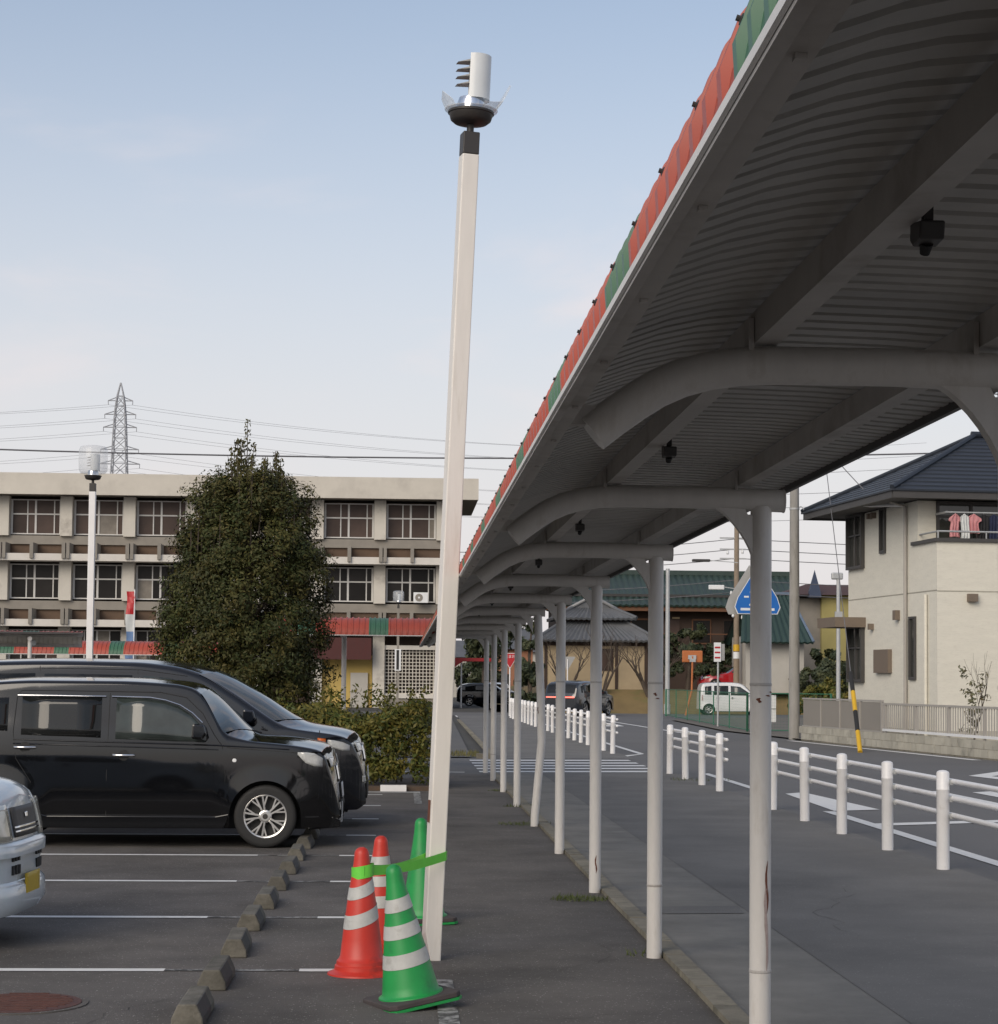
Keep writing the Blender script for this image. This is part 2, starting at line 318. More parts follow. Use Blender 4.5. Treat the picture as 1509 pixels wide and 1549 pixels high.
# ------------------------------------------------------------------ ground, road, pavement, markings
struct('ground', poly_sheet([(-900, -60), (900, -60), (900, 2500), (-900, 2500)], -.03), M_GROUND)
struct('parking_lot', poly_sheet([(-40, -12), (1.57, -12), (1.57, 34.6), (-40, 34.6)], 0), M_LOT)
struct('pavement', poly_sheet([(2.36, -12), (4.97, -12), (4.97, 36), (2.5, 36), (2.5, 14)], 0.0), M_WALK)
struct('pavement_strip', poly_sheet([(1.6, -12), (2.36, -12), (2.5, 14), (2.5, 36), (1.6, 36)], -.002), M_STRIP)
struct('side_street', poly_sheet([(-40, 34.6), (1.6, 34.6), (1.6, 36), (4.97, 36), (4.97, 41.8), (-40, 41.8)], -.004), M_ROAD)
struct('far_pavement', poly_sheet([(1.95, 41.8), (4.97, 41.8), (4.97, 92), (2.6, 92)], 0), M_WALK)
struct('road', poly_sheet([(4.97, -12), (17, -12), (14.5, 25), (13.0, 42.5), (11.45, 56.2), (10.8, 66), (11.5, 84), (16, 91), (60, 93), (60, 101.5), (-60, 101.5), (-60, 92), (4.97, 92)], -.012), M_ROAD)
struct('verge', poly_sheet([(14.5, 25), (30, 25), (30, 92), (16, 91), (11.5, 84), (10.8, 66), (11.45, 56.2), (13.0, 42.5)], .03), mat('verge_dirt', (.13, .115, .095), .95, var=.2, vscale=.6))
struct('school_yard', poly_sheet([(-60, 41.8), (1.5, 41.8), (2.3, 92), (-60, 92)], .02), mat('yard_asphalt', (.09, .088, .085), .95, var=.15, vscale=.4, c2=(.12, .11, .09), c2scale=.2))
# kerb stones between the columns and the pavement
kb = struct('kerb', MB().box(1.585, 1.665, -12, 35, -.02, .004), M_KERB)
km = MB().box(-.06, .06, 0, .6, -.01, .034).mesh('kerb_stone', M_KERB)
y = -1.0
while y < 34.6:
    o = link('kerb_stone', km, kb, (1.632 + random.uniform(-.003, .003), y, random.uniform(-.003, .002)), random.uniform(-.004, .004))
    y += .605
# kerb of the island across the side street, its patch of grass
isl = struct('island_kerb', MB().box(1.6, 1.93, 41.6, 41.75, -.02, .1), M_KERB)
for k in range(40):
    link('kerb_stone', km, isl, (1.92 + k * .009, 42 + k * .9, .07))
ig = MB()
for k in range(900):
    x = random.uniform(-.4, 1.75); yy = random.uniform(41.9, 44.5); h = random.uniform(.03, .1); a = random.uniform(0, 6.28)
    ig.add([(x, yy, .02), (x + .02 * math.cos(a), yy + .02 * math.sin(a), .02), (x + random.uniform(-.03, .03), yy, .02 + h)], [(0, 1, 2)])
g = ig.build('grass_patch', mat('grass_blade', (.13, .12, .04), .8, var=.3, vscale=3), fix=False); tag(g, 'small patch of dry grass on the kerbed island across the side street', 'grass', kind='stuff')
# parking lines
LX = [11.25, 13.72, 16.14, 18.5, 20.9, 23.35, 25.8, 28.25]
for yl in [8.8] + LX:
    struct('parking_line', MB().add([(-7, yl - .05, .004), (-1.3, yl - .05, .004), (-1.3, yl + .05, .004), (-7, yl + .05, .004)], [(0, 1, 2, 3)]), M_PAINT)
    struct('worn_line', MB().add([(-1.3, yl - .035, .004), (-.55, yl - .035, .004), (-.55, yl + .03, .004), (-1.3, yl + .03, .004)], [(0, 1, 2, 3)]), M_PAINTW)
    struct('parking_line', MB().add([(-.55, yl - .05, .004), (-.24, yl - .05, .004), (-.24, yl + .05, .004), (-.55, yl + .05, .004)], [(0, 1, 2, 3)]), M_PAINT if yl > 12 or yl < 11 else M_PAINT)
for (a, b) in ((9.0, 10.9), (26.2, 29.1)):
    struct('lot_edge_line', MB().add([(.2, a, .004), (.30, a, .004), (.30, b, .004), (.2, b, .004)], [(0, 1, 2, 3)]), M_PAINTW)
struct('lot_end_line', MB().add([(-7, 28.82, .005), (.3, 28.82, .005), (.3, 28.94, .005), (-7, 28.94, .005)], [(0, 1, 2, 3)]), M_PAINT)
for yz in (35.55, 36.75, 37.95, 39.2, 40.5):
    struct('crossing_stripe', poly_sheet([(1.42, yz - .27), (4.75, yz + .2), (4.75, yz + .74), (1.42, yz + .24)], .004), M_PAINT)
struct('street_edge_line', poly_sheet([(-20, 35.2), (1.15, 35.2), (1.15, 35.38), (-20, 35.38)], .003), M_PAINT)
def mark(pts): struct('road_marking', poly_sheet(pts, -.005), M_PAINT)
mark([(5.71, 29.26), (6.06, 29.65), (6.26, 25.71), (5.59, 25.39)])
mark([(5.42, -10), (5.58, -10), (5.58, 25.3), (5.42, 25.3)])
mark([(5.42, 30.4), (5.56, 30.4), (5.56, 35.6), (5.42, 35.6)])
mark([(5.58, 22.8), (7.6, 23.65), (7.6, 24.0), (5.58, 23.15)])
mark([(7.76, 29.83), (8.28, 30.24), (8.3, 27.1), (7.95, 26.1)])
mark([(8.71, 29.92), (9.23, 30.34), (9.2, 27.5), (8.75, 27.1)])
mark([(10.22, 35.34), (11.3, 37.1), (11.5, 36.6), (10.6, 35.2)]); mark([(10.22, 35.34), (10.6, 35.2), (11.0, 33), (10.6, 32.4)])
mark([(5.41, 45), (5.55, 45), (5.5, 88), (5.38, 88)]); mark([(4.6, 42.4), (5.5, 44.8), (5.55, 45.1), (4.4, 42.7)])
mark([(9.2, 56), (9.35, 56), (8.6, 84), (8.45, 84)]); mark([(2.5, 87.6), (4.8, 88.6), (4.8, 92.5), (2.5, 91.5)])
mark([(7.4, 72), (8.2, 72.5), (8.3, 78), (7.5, 77)])
mark([(12.4, 42.6), (12.62, 42.6), (11.15, 56), (10.95, 56)])
# cracks and old seams in the asphalt
M_CRACK = mat('crack', (.05, .046, .042), .95, var=.2, vscale=20)
def crack(x, yv, ang, n, step, wd0):
    pts = [Vector((x, yv))]; a = ang
    for k in range(n): a = ang + random.uniform(-.7, .7); pts.append(pts[-1] + Vector((math.cos(a), math.sin(a))) * step * random.uniform(.6, 1.4))
    L_, R_ = [], []
    for k, p in enumerate(pts):
        d = (pts[min(k + 1, n)] - pts[max(k - 1, 0)]).normalized(); nn = Vector((-d.y, d.x)) * wd0 * .6 * random.uniform(.3, 1.2) * (1 - abs(2 * k / n - 1) ** 3); L_.append((p.x + nn.x, p.y + nn.y, .0025)); R_.append((p.x - nn.x, p.y - nn.y, .0025))
    struct('asphalt_crack', MB().grid([L_, R_]), M_CRACK, fix=False)
for c in ((.35, 9.6, .25, 14, .09, .004), (.3, 12.6, .15, 16, .08, .004), (-.9, 14.9, .5, 18, .12, .004), (.9, 11.0, 1.2, 18, .12, .0035), (-3.2, 12.3, .3, 16, .14, .004), (2.2, 17.5, .2, 14, .15, .004), (2.9, 12.5, 1.3, 20, .2, .004), (-1.5, 9.4, 1.0, 14, .1, .0035), (3.2, 21.5, .1, 12, .14, .005), (.7, 20.2, .1, 12, .1, .006)): crack(*c)
struct('pavement_patch', poly_sheet([(1.72, 14.0), (2.45, 14.05), (2.48, 14.5), (1.72, 14.45)], .002), M_WALK)
# weeds along the kerb
wd = MB()
for (cx, cy, rr, n) in ((1.36, 14.9, .22, 260), (1.42, 22.6, .3, 160), (1.55, 25.8, .2, 120), (1.5, 29.4, .2, 90), (1.5, 11.9, .15, 50), (4.98, 33.0, .6, 120)):
    for k in range(n):
        a = random.uniform(0, 6.28); q = rr * math.sqrt(random.random()); x = cx + q * math.cos(a); yy = cy + q * math.sin(a) * .8; h = random.uniform(.015, .05); b = random.uniform(0, 6.28); e = random.uniform(.01, .035)
        wd.add([(x, yy, .002), (x + .01 * math.cos(b), yy + .01 * math.sin(b), .002), (x + e * math.sin(b), yy + e * math.cos(b), h)], [(0, 1, 2)])
o = wd.build('weeds', mat('weed', (.07, .09, .025), .8, var=.35, vscale=9, c2=(.16, .12, .05), c2scale=2), fix=False); tag(o, 'low scattered weeds growing at the foot of the walkway columns', 'weeds', kind='stuff')
# manhole cover
mh = thing('manhole_cover', 'round rust-brown iron manhole cover set in the parking lot', 'manhole cover', (-1.88, 10.1, 0))
MB().lathe([(.335, .0), (.335, .006), (.305, .007), (.305, .002)], 40).build('rim', M_LOT, mh, smooth=40)
MB().lathe([(.302, .0), (.302, .009), (.27, .012), (.01, .012)], 40).build('lid', M_HOLE, mh, smooth=40)
for k in range(11):
    h = math.sqrt(max(.01, .26**2 - (-.25 + k * .05)**2)); MB().box(-h, h, -.25 + k * .05 - .008, -.25 + k * .05 + .008, .0115, .0165).build('tread_bar', M_HOLE, mh)

# ------------------------------------------------------------------ covered walkways
ROOF = [(1.76, 2.535), (1.55, 2.552), (1.3, 2.566), (1.05, 2.572), (.88, 2.568), (.76, 2.555), (.65, 2.53), (.56, 2.498), (.48, 2.455), (.42, 2.405), (.378, 2.35), (.354, 2.295), (.346, 2.25)]
TP = [1.0] * (len(ROOF) - 2) + [.8, .05]
def roof_sheet(ln, pitch=.1, zo=0):
    nrm = []
    for i in range(len(ROOF)):
        a = ROOF[max(i - 1, 0)]; b = ROOF[min(i + 1, len(ROOF) - 1)]; d = Vector((b[0] - a[0], b[1] - a[1])).normalized(); n_ = Vector((-d.y, d.x)); n_ = -n_ if n_.y < 0 and n_.x > 0 else n_
        if n_.y < 0: n_ = -n_
        nrm.append(n_)
    ys = []; k = int(round(ln / pitch)); p = ln / k
    for i in range(k):
        ys += [(i * p, 0), (i * p + p * .64, 0), (i * p + p * .7, .016), (i * p + p * .94, .016)]
    ys.append((ln, 0)); mb = MB()
    for (off, mi, fl) in ((.004, 0, False), (-.004, 1, True)):
        mb.grid([[(ROOF[i][0] + nrm[i].x * (h * TP[i] + off), yy, ROOF[i][1] + nrm[i].y * (h * TP[i] + off)) for i in range(len(ROOF))] for (yy, h) in ys], mi, fl)
    return mb
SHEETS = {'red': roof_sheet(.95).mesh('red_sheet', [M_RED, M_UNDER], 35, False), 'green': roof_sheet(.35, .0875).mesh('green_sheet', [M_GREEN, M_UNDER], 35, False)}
COLM = {}
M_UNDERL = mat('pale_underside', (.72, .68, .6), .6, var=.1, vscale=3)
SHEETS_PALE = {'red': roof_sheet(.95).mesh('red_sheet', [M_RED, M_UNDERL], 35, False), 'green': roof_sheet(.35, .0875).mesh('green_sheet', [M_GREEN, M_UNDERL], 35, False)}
def make_canopy(label, y0, y1, cols, loc=(0, 0, 0), rz=0, zo=0., bent=(), phase=0., bolts=True, name='covered_walkway', pale=False):
    t = thing(name, label, 'walkway', loc, rz)
    y = y0 - phase; i = 0
    while y < y1:
        k = 'red' if i % 2 == 0 else 'green'; ln = .95 if k == 'red' else .35
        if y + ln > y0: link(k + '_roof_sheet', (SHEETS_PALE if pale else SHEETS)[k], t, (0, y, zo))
        y += ln; i += 1
    ye = y
    # eave channel, middle and outer purlins
    MB().prism([(.362, 2.245 + zo), (.396, 2.243 + zo), (.402, 2.31 + zo), (.396, 2.31 + zo), (.39, 2.249 + zo), (.368, 2.251 + zo), (.368, 2.30 + zo), (.362, 2.30 + zo)], y0, ye).build('eave_channel', M_PURLIN, t)
    MB().prism([(.343, 2.2365 + zo), (.361, 2.236 + zo), (.361, 2.244 + zo), (.343, 2.246 + zo)], y0, ye).build('eave_trim', M_PURLIN, t)
    MB().prism([(.337, 2.244 + zo), (.342, 2.242 + zo), (.342, 2.25 + zo), (.339, 2.256 + zo), (.337, 2.256 + zo)], y0, ye).build('drip_edge', M_TRIM, t)
    for (px, a) in ((.89, 0), (1.45, 0)):
        mb = MB().box(px - .03, px + .03, y0, ye, 2.468 + zo, 2.474 + zo).box(px - .03, px - .024, y0, ye, 2.474 + zo, 2.548 + zo).box(px + .024, px + .03, y0, ye, 2.474 + zo, 2.495 + zo)
        mb.build('purlin', M_PURLIN, t)
    MB().box(1.745, 1.765, y0, ye, 2.505 + zo, 2.55 + zo).build('outer_edge_trim', M_HDARK, t)
    if bolts:
        bm_ = MB().lathe([(.007, 0), (.007, .010), (.0035, .011), (.0035, .015)], 8).mesh('bolt', M_DARK, 30)
        yy = y0 + .1
        while yy < ye:
            b = link('bolt', bm_, t, (.357, yy, 2.325 + zo)); b.rotation_euler = (0, R(-72), 0); yy += .312
        for k, yy in enumerate(np.arange(y0 + .3, ye, .62)):
            MB().box(.374, .386, yy - .007, yy + .007, 2.238 + zo, 2.2445 + zo).build('clip', M_PURLIN, t)
    for yc in cols:
        bx = bent[1] if bent and abs(bent[0] - yc) < .01 else None
        path = [(1.52, yc, -.02), (1.52, yc, 2.38 + zo)] if not bx else [(1.52 + a, yc, z) for a, z in bx]
        c = MB().tube(path, .0455, 18).build('column', M_PIPE, t, smooth=40)
        for zr in ((1.62,) if random.random() < .6 else (1.62, .42)):
            if not bx and bolts: MB().lathe([(.046, zr), (.0475, zr + .004), (.0475, zr + .011), (.046, zr + .014)], 18, (1.52, yc, 0)).build('weld_ring', M_PURLIN, c)
        b = MB().tube([(1.615, yc, 2.405 + zo), (1.2, yc, 2.418 + zo), (.92, yc, 2.418 + zo), (.83, yc, 2.414 + zo), (.75, yc, 2.402 + zo), (.68, yc, 2.382 + zo), (.62, yc, 2.355 + zo), (.565, yc, 2.32 + zo), (.51, yc, 2.28 + zo), (.462, yc, 2.242 + zo)], .048, 16).build('beam', M_PIPE, t, smooth=40)
        MB().box(.395, .47, yc - .02, yc + .02, 2.262 + zo, 2.31 + zo).build('eave_bracket', M_PURLIN, b)
        MB().lathe([(.05, 0), (.05, .006)], 16, (0, 0, 0), axis='x').build('end_cap', M_PIPE, b, loc=(1.613, yc, 2.405 + zo))
        arc = [(1.482 - .17 * (1 - max(0, math.cos(a))**1.45), 2.15 + .225 * (1 - (1 - math.sin(a)**1) ** 1) + zo) if False else (1.482 - .17 * (1 - max(0, math.cos(a))**1.45), 2.375 - .215 * (1 - math.sin(a)**1.45) + zo) for a in [R(x) for x in range(0, 91, 10)]]
        MB().prism(arc + [(1.445, 2.375 + zo), (1.46, 2.345 + zo), (1.482, 2.345 + zo)], yc - .022, yc + .022).build('gusset', M_PIPE, t)
        for px in (.89, 1.45):
            MB().box(px - .045, px - .032, yc - .03, yc + .03, 2.44 + zo, 2.53 + zo).build('purlin_cleat', M_PURLIN, t)
    return t
COLS = [-2.1, 1.42, 4.83, 8.33, 11.8, 15.41, 18.85, 22.34, 25.75, 29.17, 32.4, 35.3]
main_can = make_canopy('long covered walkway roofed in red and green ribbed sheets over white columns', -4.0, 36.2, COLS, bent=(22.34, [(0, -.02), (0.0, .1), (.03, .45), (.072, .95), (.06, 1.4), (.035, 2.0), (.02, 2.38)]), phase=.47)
# paint chips and rust on the near columns
def rust(yc, z, a, wd_, h, n=9):
    mb = MB(); rows = []
    for i in range(n):
        t = i / (n - 1); rr = []
        half = wd_ * (1 - (2 * t - 1)**2)**.5 * random.uniform(.6, 1.1) + .0006
        for j in range(5):
            ang = a + half * (j / 2 - 1) / .0466 + .1 * math.sin(t * 7); rr.append((1.52 + .0466 * math.cos(ang), yc + .0466 * math.sin(ang), z + (t - .5) * h))
        rows.append(rr)
    return mb.grid(rows).build('rust_patch', M_RUST, main_can, fix=False)
M_SCUFF = mat('faint_scuff', (.36, .29, .27), .7, var=.2, vscale=50)
for (yc, z, a, wd_, h) in ((8.33, 1.56, -1.9, .011, .022), (8.33, 1.58, -1.0, .013, .007), (8.33, 1.595, -.6, .012, .007), (8.33, .78, -1.1, .005, .22), (11.8, 1.56, -1.7, .009, .02), (11.8, 1.535, -1.4, .012, .008), (15.41, 1.63, -1.6, .012, .006), (22.34, 1.3, -1.0, .006, .08), (15.41, .22, -1.5, .006, .14)):
    rust(yc, z, a, wd_, h)
rust(8.33, .62, -1.15, .009, .4).data.materials[0] = M_SCUFF
# small floodlights under the middle purlin
fl = thing('floodlight', 'small dark floodlight hanging under the middle purlin of the walkway roof', 'floodlight', (.94, 3.5, 2.495), 0, 'floodlights under the walkway roof')
MB().box(-.012, .012, -.02, .02, -.04, .03).build('bracket', M_DARK, fl)
MB().prism([(-.06, -.05), (.055, -.035), (.06, -.085), (.03, -.105), (-.05, -.10)], -.035, .035, 'yz').build('housing', M_DARK, fl, bevel=.006)
MB().tube([(0, .01, -.1), (0, .03, -.125)], [.02, .014], 10).build('lens', M_BLACK, fl, smooth=40)
fl.scale = (.65, .65, .65)
for k, yy in enumerate((6.95, 10.45, 13.6, 17.1, 20.6, 24.0, 27.4, 30.8)): c = copy_tree(fl); c.location = (.94, yy, 2.495)
# side canopies beside the school
make_canopy('short side canopy of red and green barrel sheets with an open end behind the hedge', -.72, 3.0, [1.05], (-.0, 35.2, 0), R(90), .17, bolts=False, name='side_canopy')
make_canopy('low red and green barrel canopy beyond the two black parked cars', 4.7, 13.4, [6.2, 9.0, 12.0], (0, 47.6, 0), R(90), -.08, phase=.3, bolts=False, name='side_canopy')
make_canopy('canopy showing its pale underside and white globe lamps above the black minivan', -2.0, 3.5, [.4, 3.0], (-11.4, 45.2, 0), R(-80), .06, bolts=False, name='side_canopy', pale=True)
for k, (x, z) in enumerate(((-11.2, 2.45), (-9.75, 2.42), (-8.2, 2.38))):
    o = MB().lathe([(.01, -.07), (.05, -.05), (.065, 0), (.05, .05), (.03, .07)], 12).build('globe_lamp', M_LAMPMETAL, smooth=50, loc=(x, 44.75, z)); tag(o, 'small white globe lamp hung along the edge of the pale side canopy', 'lamp', 'globe lamps on the side canopy')

# ------------------------------------------------------------------ lamp posts
lp = thing('broken_lamp_post', 'leaning cream square lamp post with its globe broken off beside the cones', 'lamp post', (.195, 11.69, 0)); lp.rotation_euler = (R(.6), R(2.05), R(12))
h = .051
mb = MB().add([(-h, -h, .17), (h - .004, -h, -.01), (h, h, 0), (-h, h, .14), (-h, -h, 4.76), (h, -h, 4.76), (h, h, 4.76), (-h, h, 4.76), (-.015, -h, .0), (-.015, h, .0)],
              [(4, 5, 6, 7), (0, 8, 1, 5, 4), (1, 2, 6, 5), (2, 9, 3, 7, 6), (3, 0, 4, 7), (0, 3, 9, 8), (8, 9, 2, 1)])
mb.build('pole', M_CREAMPOLE, lp, bevel=.007)
MB().box(-h - .006, -h - .001, -.02, .02, .8, .93).build('torn_seam', M_RUST, lp)
def lamp_neck(p, z):
    MB().box(-.05, .05, -.05, .05, z, z + .135).build('neck', M_DARK, p, bevel=.006)
    MB().tube([(0, 0, z + .13), (0, 0, z + .2)], .022, 12).build('stem', M_DARK, p, smooth=40)
    MB().lathe([(.035, z + .185), (.1, z + .195), (.121, z + .212), (.131, z + .247), (.138, z + .25), (.138, z + .262), (.12, z + .264)], 28).build('dish', M_DARK, p, smooth=35)
def lamp_head(p, z):
    MB().lathe([(.088, z + .262), (.086, z + .31), (.075, z + .345), (.03, z + .352)], 20).build('socket', M_SILVER, p, smooth=50)
    r1 = []
    for k in range(13):
        a = R(-128) + R(165) * k / 12; r1.append(a)
    mb = MB()
    for (rr, fl) in ((.088, False), (.084, True)):
        mb.grid([[(.02 + rr * math.cos(a), rr * math.sin(a), zz) for a in r1] for zz in (z + .335, z + .60)], 0, fl)
    for zz in (z + .335, z + .60): mb.grid([[(.02 + rr * math.cos(a), rr * math.sin(a), zz) for a in r1] for rr in (.084, .088)])
    mb.build('reflector', M_LAMPMETAL, p, smooth=60, fix=False)
    for k in range(4):
        zz = z + .42 + k * .045
        MB().add([(-.012, -.05, zz + .02), (.03, -.05, zz + .028), (.03, .05, zz + .028), (-.012, .05, zz + .02), (-.1, -.03, zz - .006), (-.1, .03, zz - .006), (-.012, -.05, zz + .006), (-.012, .05, zz + .006)],
                 [(0, 1, 2, 3), (0, 3, 5, 4), (4, 5, 7, 6), (0, 4, 6), (3, 7, 5), (6, 7, 2, 1), (0, 6, 1), (3, 2, 7)]).build('fin', M_SIGNB, p)
    MB().tube([(0, 0, z + .34), (0, 0, z + .56)], .024, 12).build('bulb', mat('bulb_glass', (.7, .7, .68), .15), p, smooth=40)
lamp_neck(lp, 4.76); lamp_head(lp, 4.76)
for (a0, a1, hts) in ((150, 215, (.03, .05, .085, .03)), (-75, -5, (.02, .03, .05, .075)), (-12, 14, (.05, .11, .185, .2)), (20, 95, (.05, .02, .03, .01))):
    mb = MB(); n = len(hts); rows = [[], []]
    for i in range(n):
        a = R(lerp(a0, a1, i / (n - 1))); hh = hts[i]
        rows[0].append((.135 * math.cos(a), .135 * math.sin(a), 5.022)); rows[1].append(((.155 + hh * .5) * math.cos(a), (.155 + hh * .5) * math.sin(a), 5.032 + hh))
    mb.grid(rows); b = mb.build('globe_shard', M_SHARD, lp, fix=False); s = b.modifiers.new('t', 'SOLIDIFY'); s.thickness = .003
MB().lathe([(.09, 5.026), (.158, 5.03), (.16, 5.034), (.09, 5.032)], 26).build('broken_globe_base', M_SHARD, lp)
def globe_lamp_post(label, loc, ht, m_pole, sc=1.0):
    p = thing('lamp_post', label, 'lamp post', loc)
    MB().box(-h * sc, h * sc, -h * sc, h * sc, 0, ht).build('pole', m_pole, p, bevel=.006)
    lamp_neck(p, ht); lamp_head(p, ht)
    MB().lathe([(.13, ht + .285), (.2, ht + .30), (.228, ht + .34), (.235, ht + .5), (.228, ht + .68), (.2, ht + .725), (.12, ht + .74), (.01, ht + .742)], 28).build('globe', M_GLOBE, p, smooth=50)
    return p
p2 = globe_lamp_post('white square lamp post with intact clear globe rising behind the parked cars', (-4.97, 32, 0), 4.6, M_WHITEPOST)
p3 = globe_lamp_post('dark lamp post with clear globe and an upright notice in front of the school', (-.13, 83, 0), 4.6, M_GREYC)
MB().box(-.13, .13, -.09, -.07, 2.0, 2.9).build('notice_board', M_SIGNW, p3); MB().box(-.06, .05, -.096, -.09, 2.04, 2.86).build('notice_stripe', M_BLACK, p3)

# ------------------------------------------------------------------ traffic cones
CONE_W = [1.0]
def cone_r(z): return interp([(0, .155), (.03, .15), (.1, .137), (.4, .085), (.62, .045), (.67, .04), (.69, .03), (.7, .012)], z) * lerp(CONE_W[0], 1, min(1, z / .6))
def make_cone(label, body, bands, square, loc, lean=(0, 0), rz=0, flange=None):
    CONE_W[0] = 1.0 if square else .84
    t = thing('traffic_cone', label, 'traffic cone', loc, rz, 'cones round the broken lamp post'); t.rotation_euler = (lean[0], lean[1], rz)
    if square:
        MB().prism([(-.2, -.17), (-.17, -.2), (.17, -.2), (.2, -.17), (.2, .17), (.17, .2), (-.17, .2), (-.2, .17)], .0, .014, 'xy').build('base_skirt', body, t)
        MB().prism([(-.197, -.165), (-.165, -.197), (.165, -.197), (.197, -.165), (.197, .165), (.165, .197), (-.165, .197), (-.197, .165)], .014, .042, 'xy').build('base_weight', M_BROWNPAD, t, bevel=.006)
        prof = [(.165, .04), (.163, .048), (.152, .052)] + [(cone_r(z), z) for z in (.06, .1, .2, .3, .4, .5, .6, .64, .66, .675, .688, .696, .7)]
    else:
        prof = [(.19, 0), (.188, .010), (.165, .018), (.15, .028), (.148, .05), (.14, .056), (.138, .075), (.128, .085), (.119, .1)] + [(cone_r(z), z) for z in (.2, .3, .4, .5, .6, .64, .66, .675, .688, .696, .7)]
    MB().lathe(prof, 36).build('body', body, t, smooth=35)
    for (z0, hh, tilt, ph) in bands:
        rows = []
        for q in (0, .5, 1):
            r_ = []
            for j in range(41):
                a = 2 * math.pi * j / 40; z = z0 + hh * q + tilt * math.cos(a - ph); r_.append(((cone_r(z) + .0025) * math.cos(a), (cone_r(z) + .0025) * math.sin(a), z))
            rows.append(r_)
        MB().grid(rows).build('reflective_band', M_BAND, t, smooth=60, fix=False)
    return t
make_cone('leaning green cone with three pale bands on a dark rubber base', M_CGREEN, [(.20, .07, .012, .2), (.345, .068, .012, .2), (.475, .065, .01, .2)], True, (.075, 10.08, .012), (R(-2), R(-8.5), ), R(24))
make_cone('red cone with two slanted white bands wrapped in lime tape', M_CRED, [(.285, .075, .035, .25), (.44, .068, .03, .25)], False, (-.20, 11.14, 0), (0, R(-.5)), .3)
make_cone('red cone with level white bands standing behind the taped cone', M_CRED, [(.28, .07, .005, 0), (.405, .06, .004, 0), (.51, .07, .004, 0)], False, (-.115, 11.95, 0), (0, R(.8)), .5)
make_cone('plain green cone without bands close behind the lamp post foot', M_CGREEN, [], True, (.17, 13.5, .0), (0, R(-2)), R(12))
tp = thing('tape', 'lime green tape tied from the red cone to the leaning post', 'tape')
def ribbon(pts, hgt, nm='tape_band'):
    mb = MB(); mb.grid([[(p[0], p[1], p[2] - hgt / 2) for p in pts], [(p[0], p[1], p[2]) for p in pts], [(p[0], p[1] , p[2] + hgt / 2) for p in pts]])
    o = mb.build(nm, M_TAPE, tp, fix=False); s = o.modifiers.new('t', 'SOLIDIFY'); s.thickness = .0015; s.offset = 0; return o
ribbon([(-.20 + .062 * math.cos(a), 11.14 + .062 * math.sin(a), .565 + .012 * math.cos(a)) for a in [R(k * 12) for k in range(31)]], .07)
ribbon([(lerp(-.19, .275, t), lerp(11.075, 11.615, t), lerp(.572, .61, t) - .02 * math.sin(math.pi * t)) for t in [k / 12 for k in range(13)]], .052)
ribbon([(lerp(-.19, .17, t), lerp(11.205, 11.755, t), lerp(.575, .60, t) - .03 * math.sin(math.pi * t)) for t in [k / 12 for k in range(13)]], .045)
ribbon([(.275, 11.615, .61), (.283, 11.69, .608), (.275, 11.765, .606), (.17, 11.765, .602)], .05)

# ------------------------------------------------------------------ wheel stops
ws = thing('wheel_stop', '', 'wheel stop')
ws.scale = (.9, .95, .92)
pr = [(-.085, 0), (.085, 0), (.082, .045), (.048, .118), (-.048, .118), (-.082, .045)]
sb = MB()
for (a, b) in ((0, .6),): sb.prism([(x, z) for x, z in pr], a, b)
sb.build('block', M_CONC, ws, bevel=.008)
MB().add([(.0825, .0, .0), (.0855, .2, .0), (.0845, .2, .046), (.0845, .0, .046)], [(0, 1, 2, 3)])
for (a, b) in ((.01, .4),):
    mb = MB(); mb.add([(.0865, a, .01), (.0865, b, .01), (.0845, b, .047), (.0845, a, .047), (.0525, b, .117), (.0525, a, .117), (.078, a, .01), (.078, b, .01), (.04, a, .112), (.04, b, .112)],
                      [(0, 1, 2, 3), (3, 2, 4, 5), (0, 3, 5, 8, 6), (1, 7, 9, 4, 2), (5, 4, 9, 8), (0, 6, 7, 1)]); mb.build('reflector_pad', M_PAD, ws)
WS = [9.42, 10.52, 11.75, 12.98, 14.2, 15.45, 16.72, 17.95, 19.2, 20.4, 21.7, 22.9, 24.2, 25.4]
BAYS = ['the bay with the manhole cover', 'the bay of the pale hatchback', 'the empty bay past the pale hatchback', 'the empty bay beside the boxy car', 'the bay of the boxy car', 'the bay of the minivan', 'the last bay before the hedge']
for i, yy in enumerate(WS):
    o = ws if i == 0 else copy_tree(ws)
    o.location = (-.985 + (yy - 9.5) * .0065 + random.uniform(-.012, .012), yy, 0); o.rotation_euler = (0, 0, random.uniform(-.025, .025))
    o['label'] = 'concrete wheel stop, ' + ('hedge-side' if i % 2 else 'manhole-side') + ' one in ' + BAYS[i // 2]; o['group'] = 'wheel stops across the parking bays'

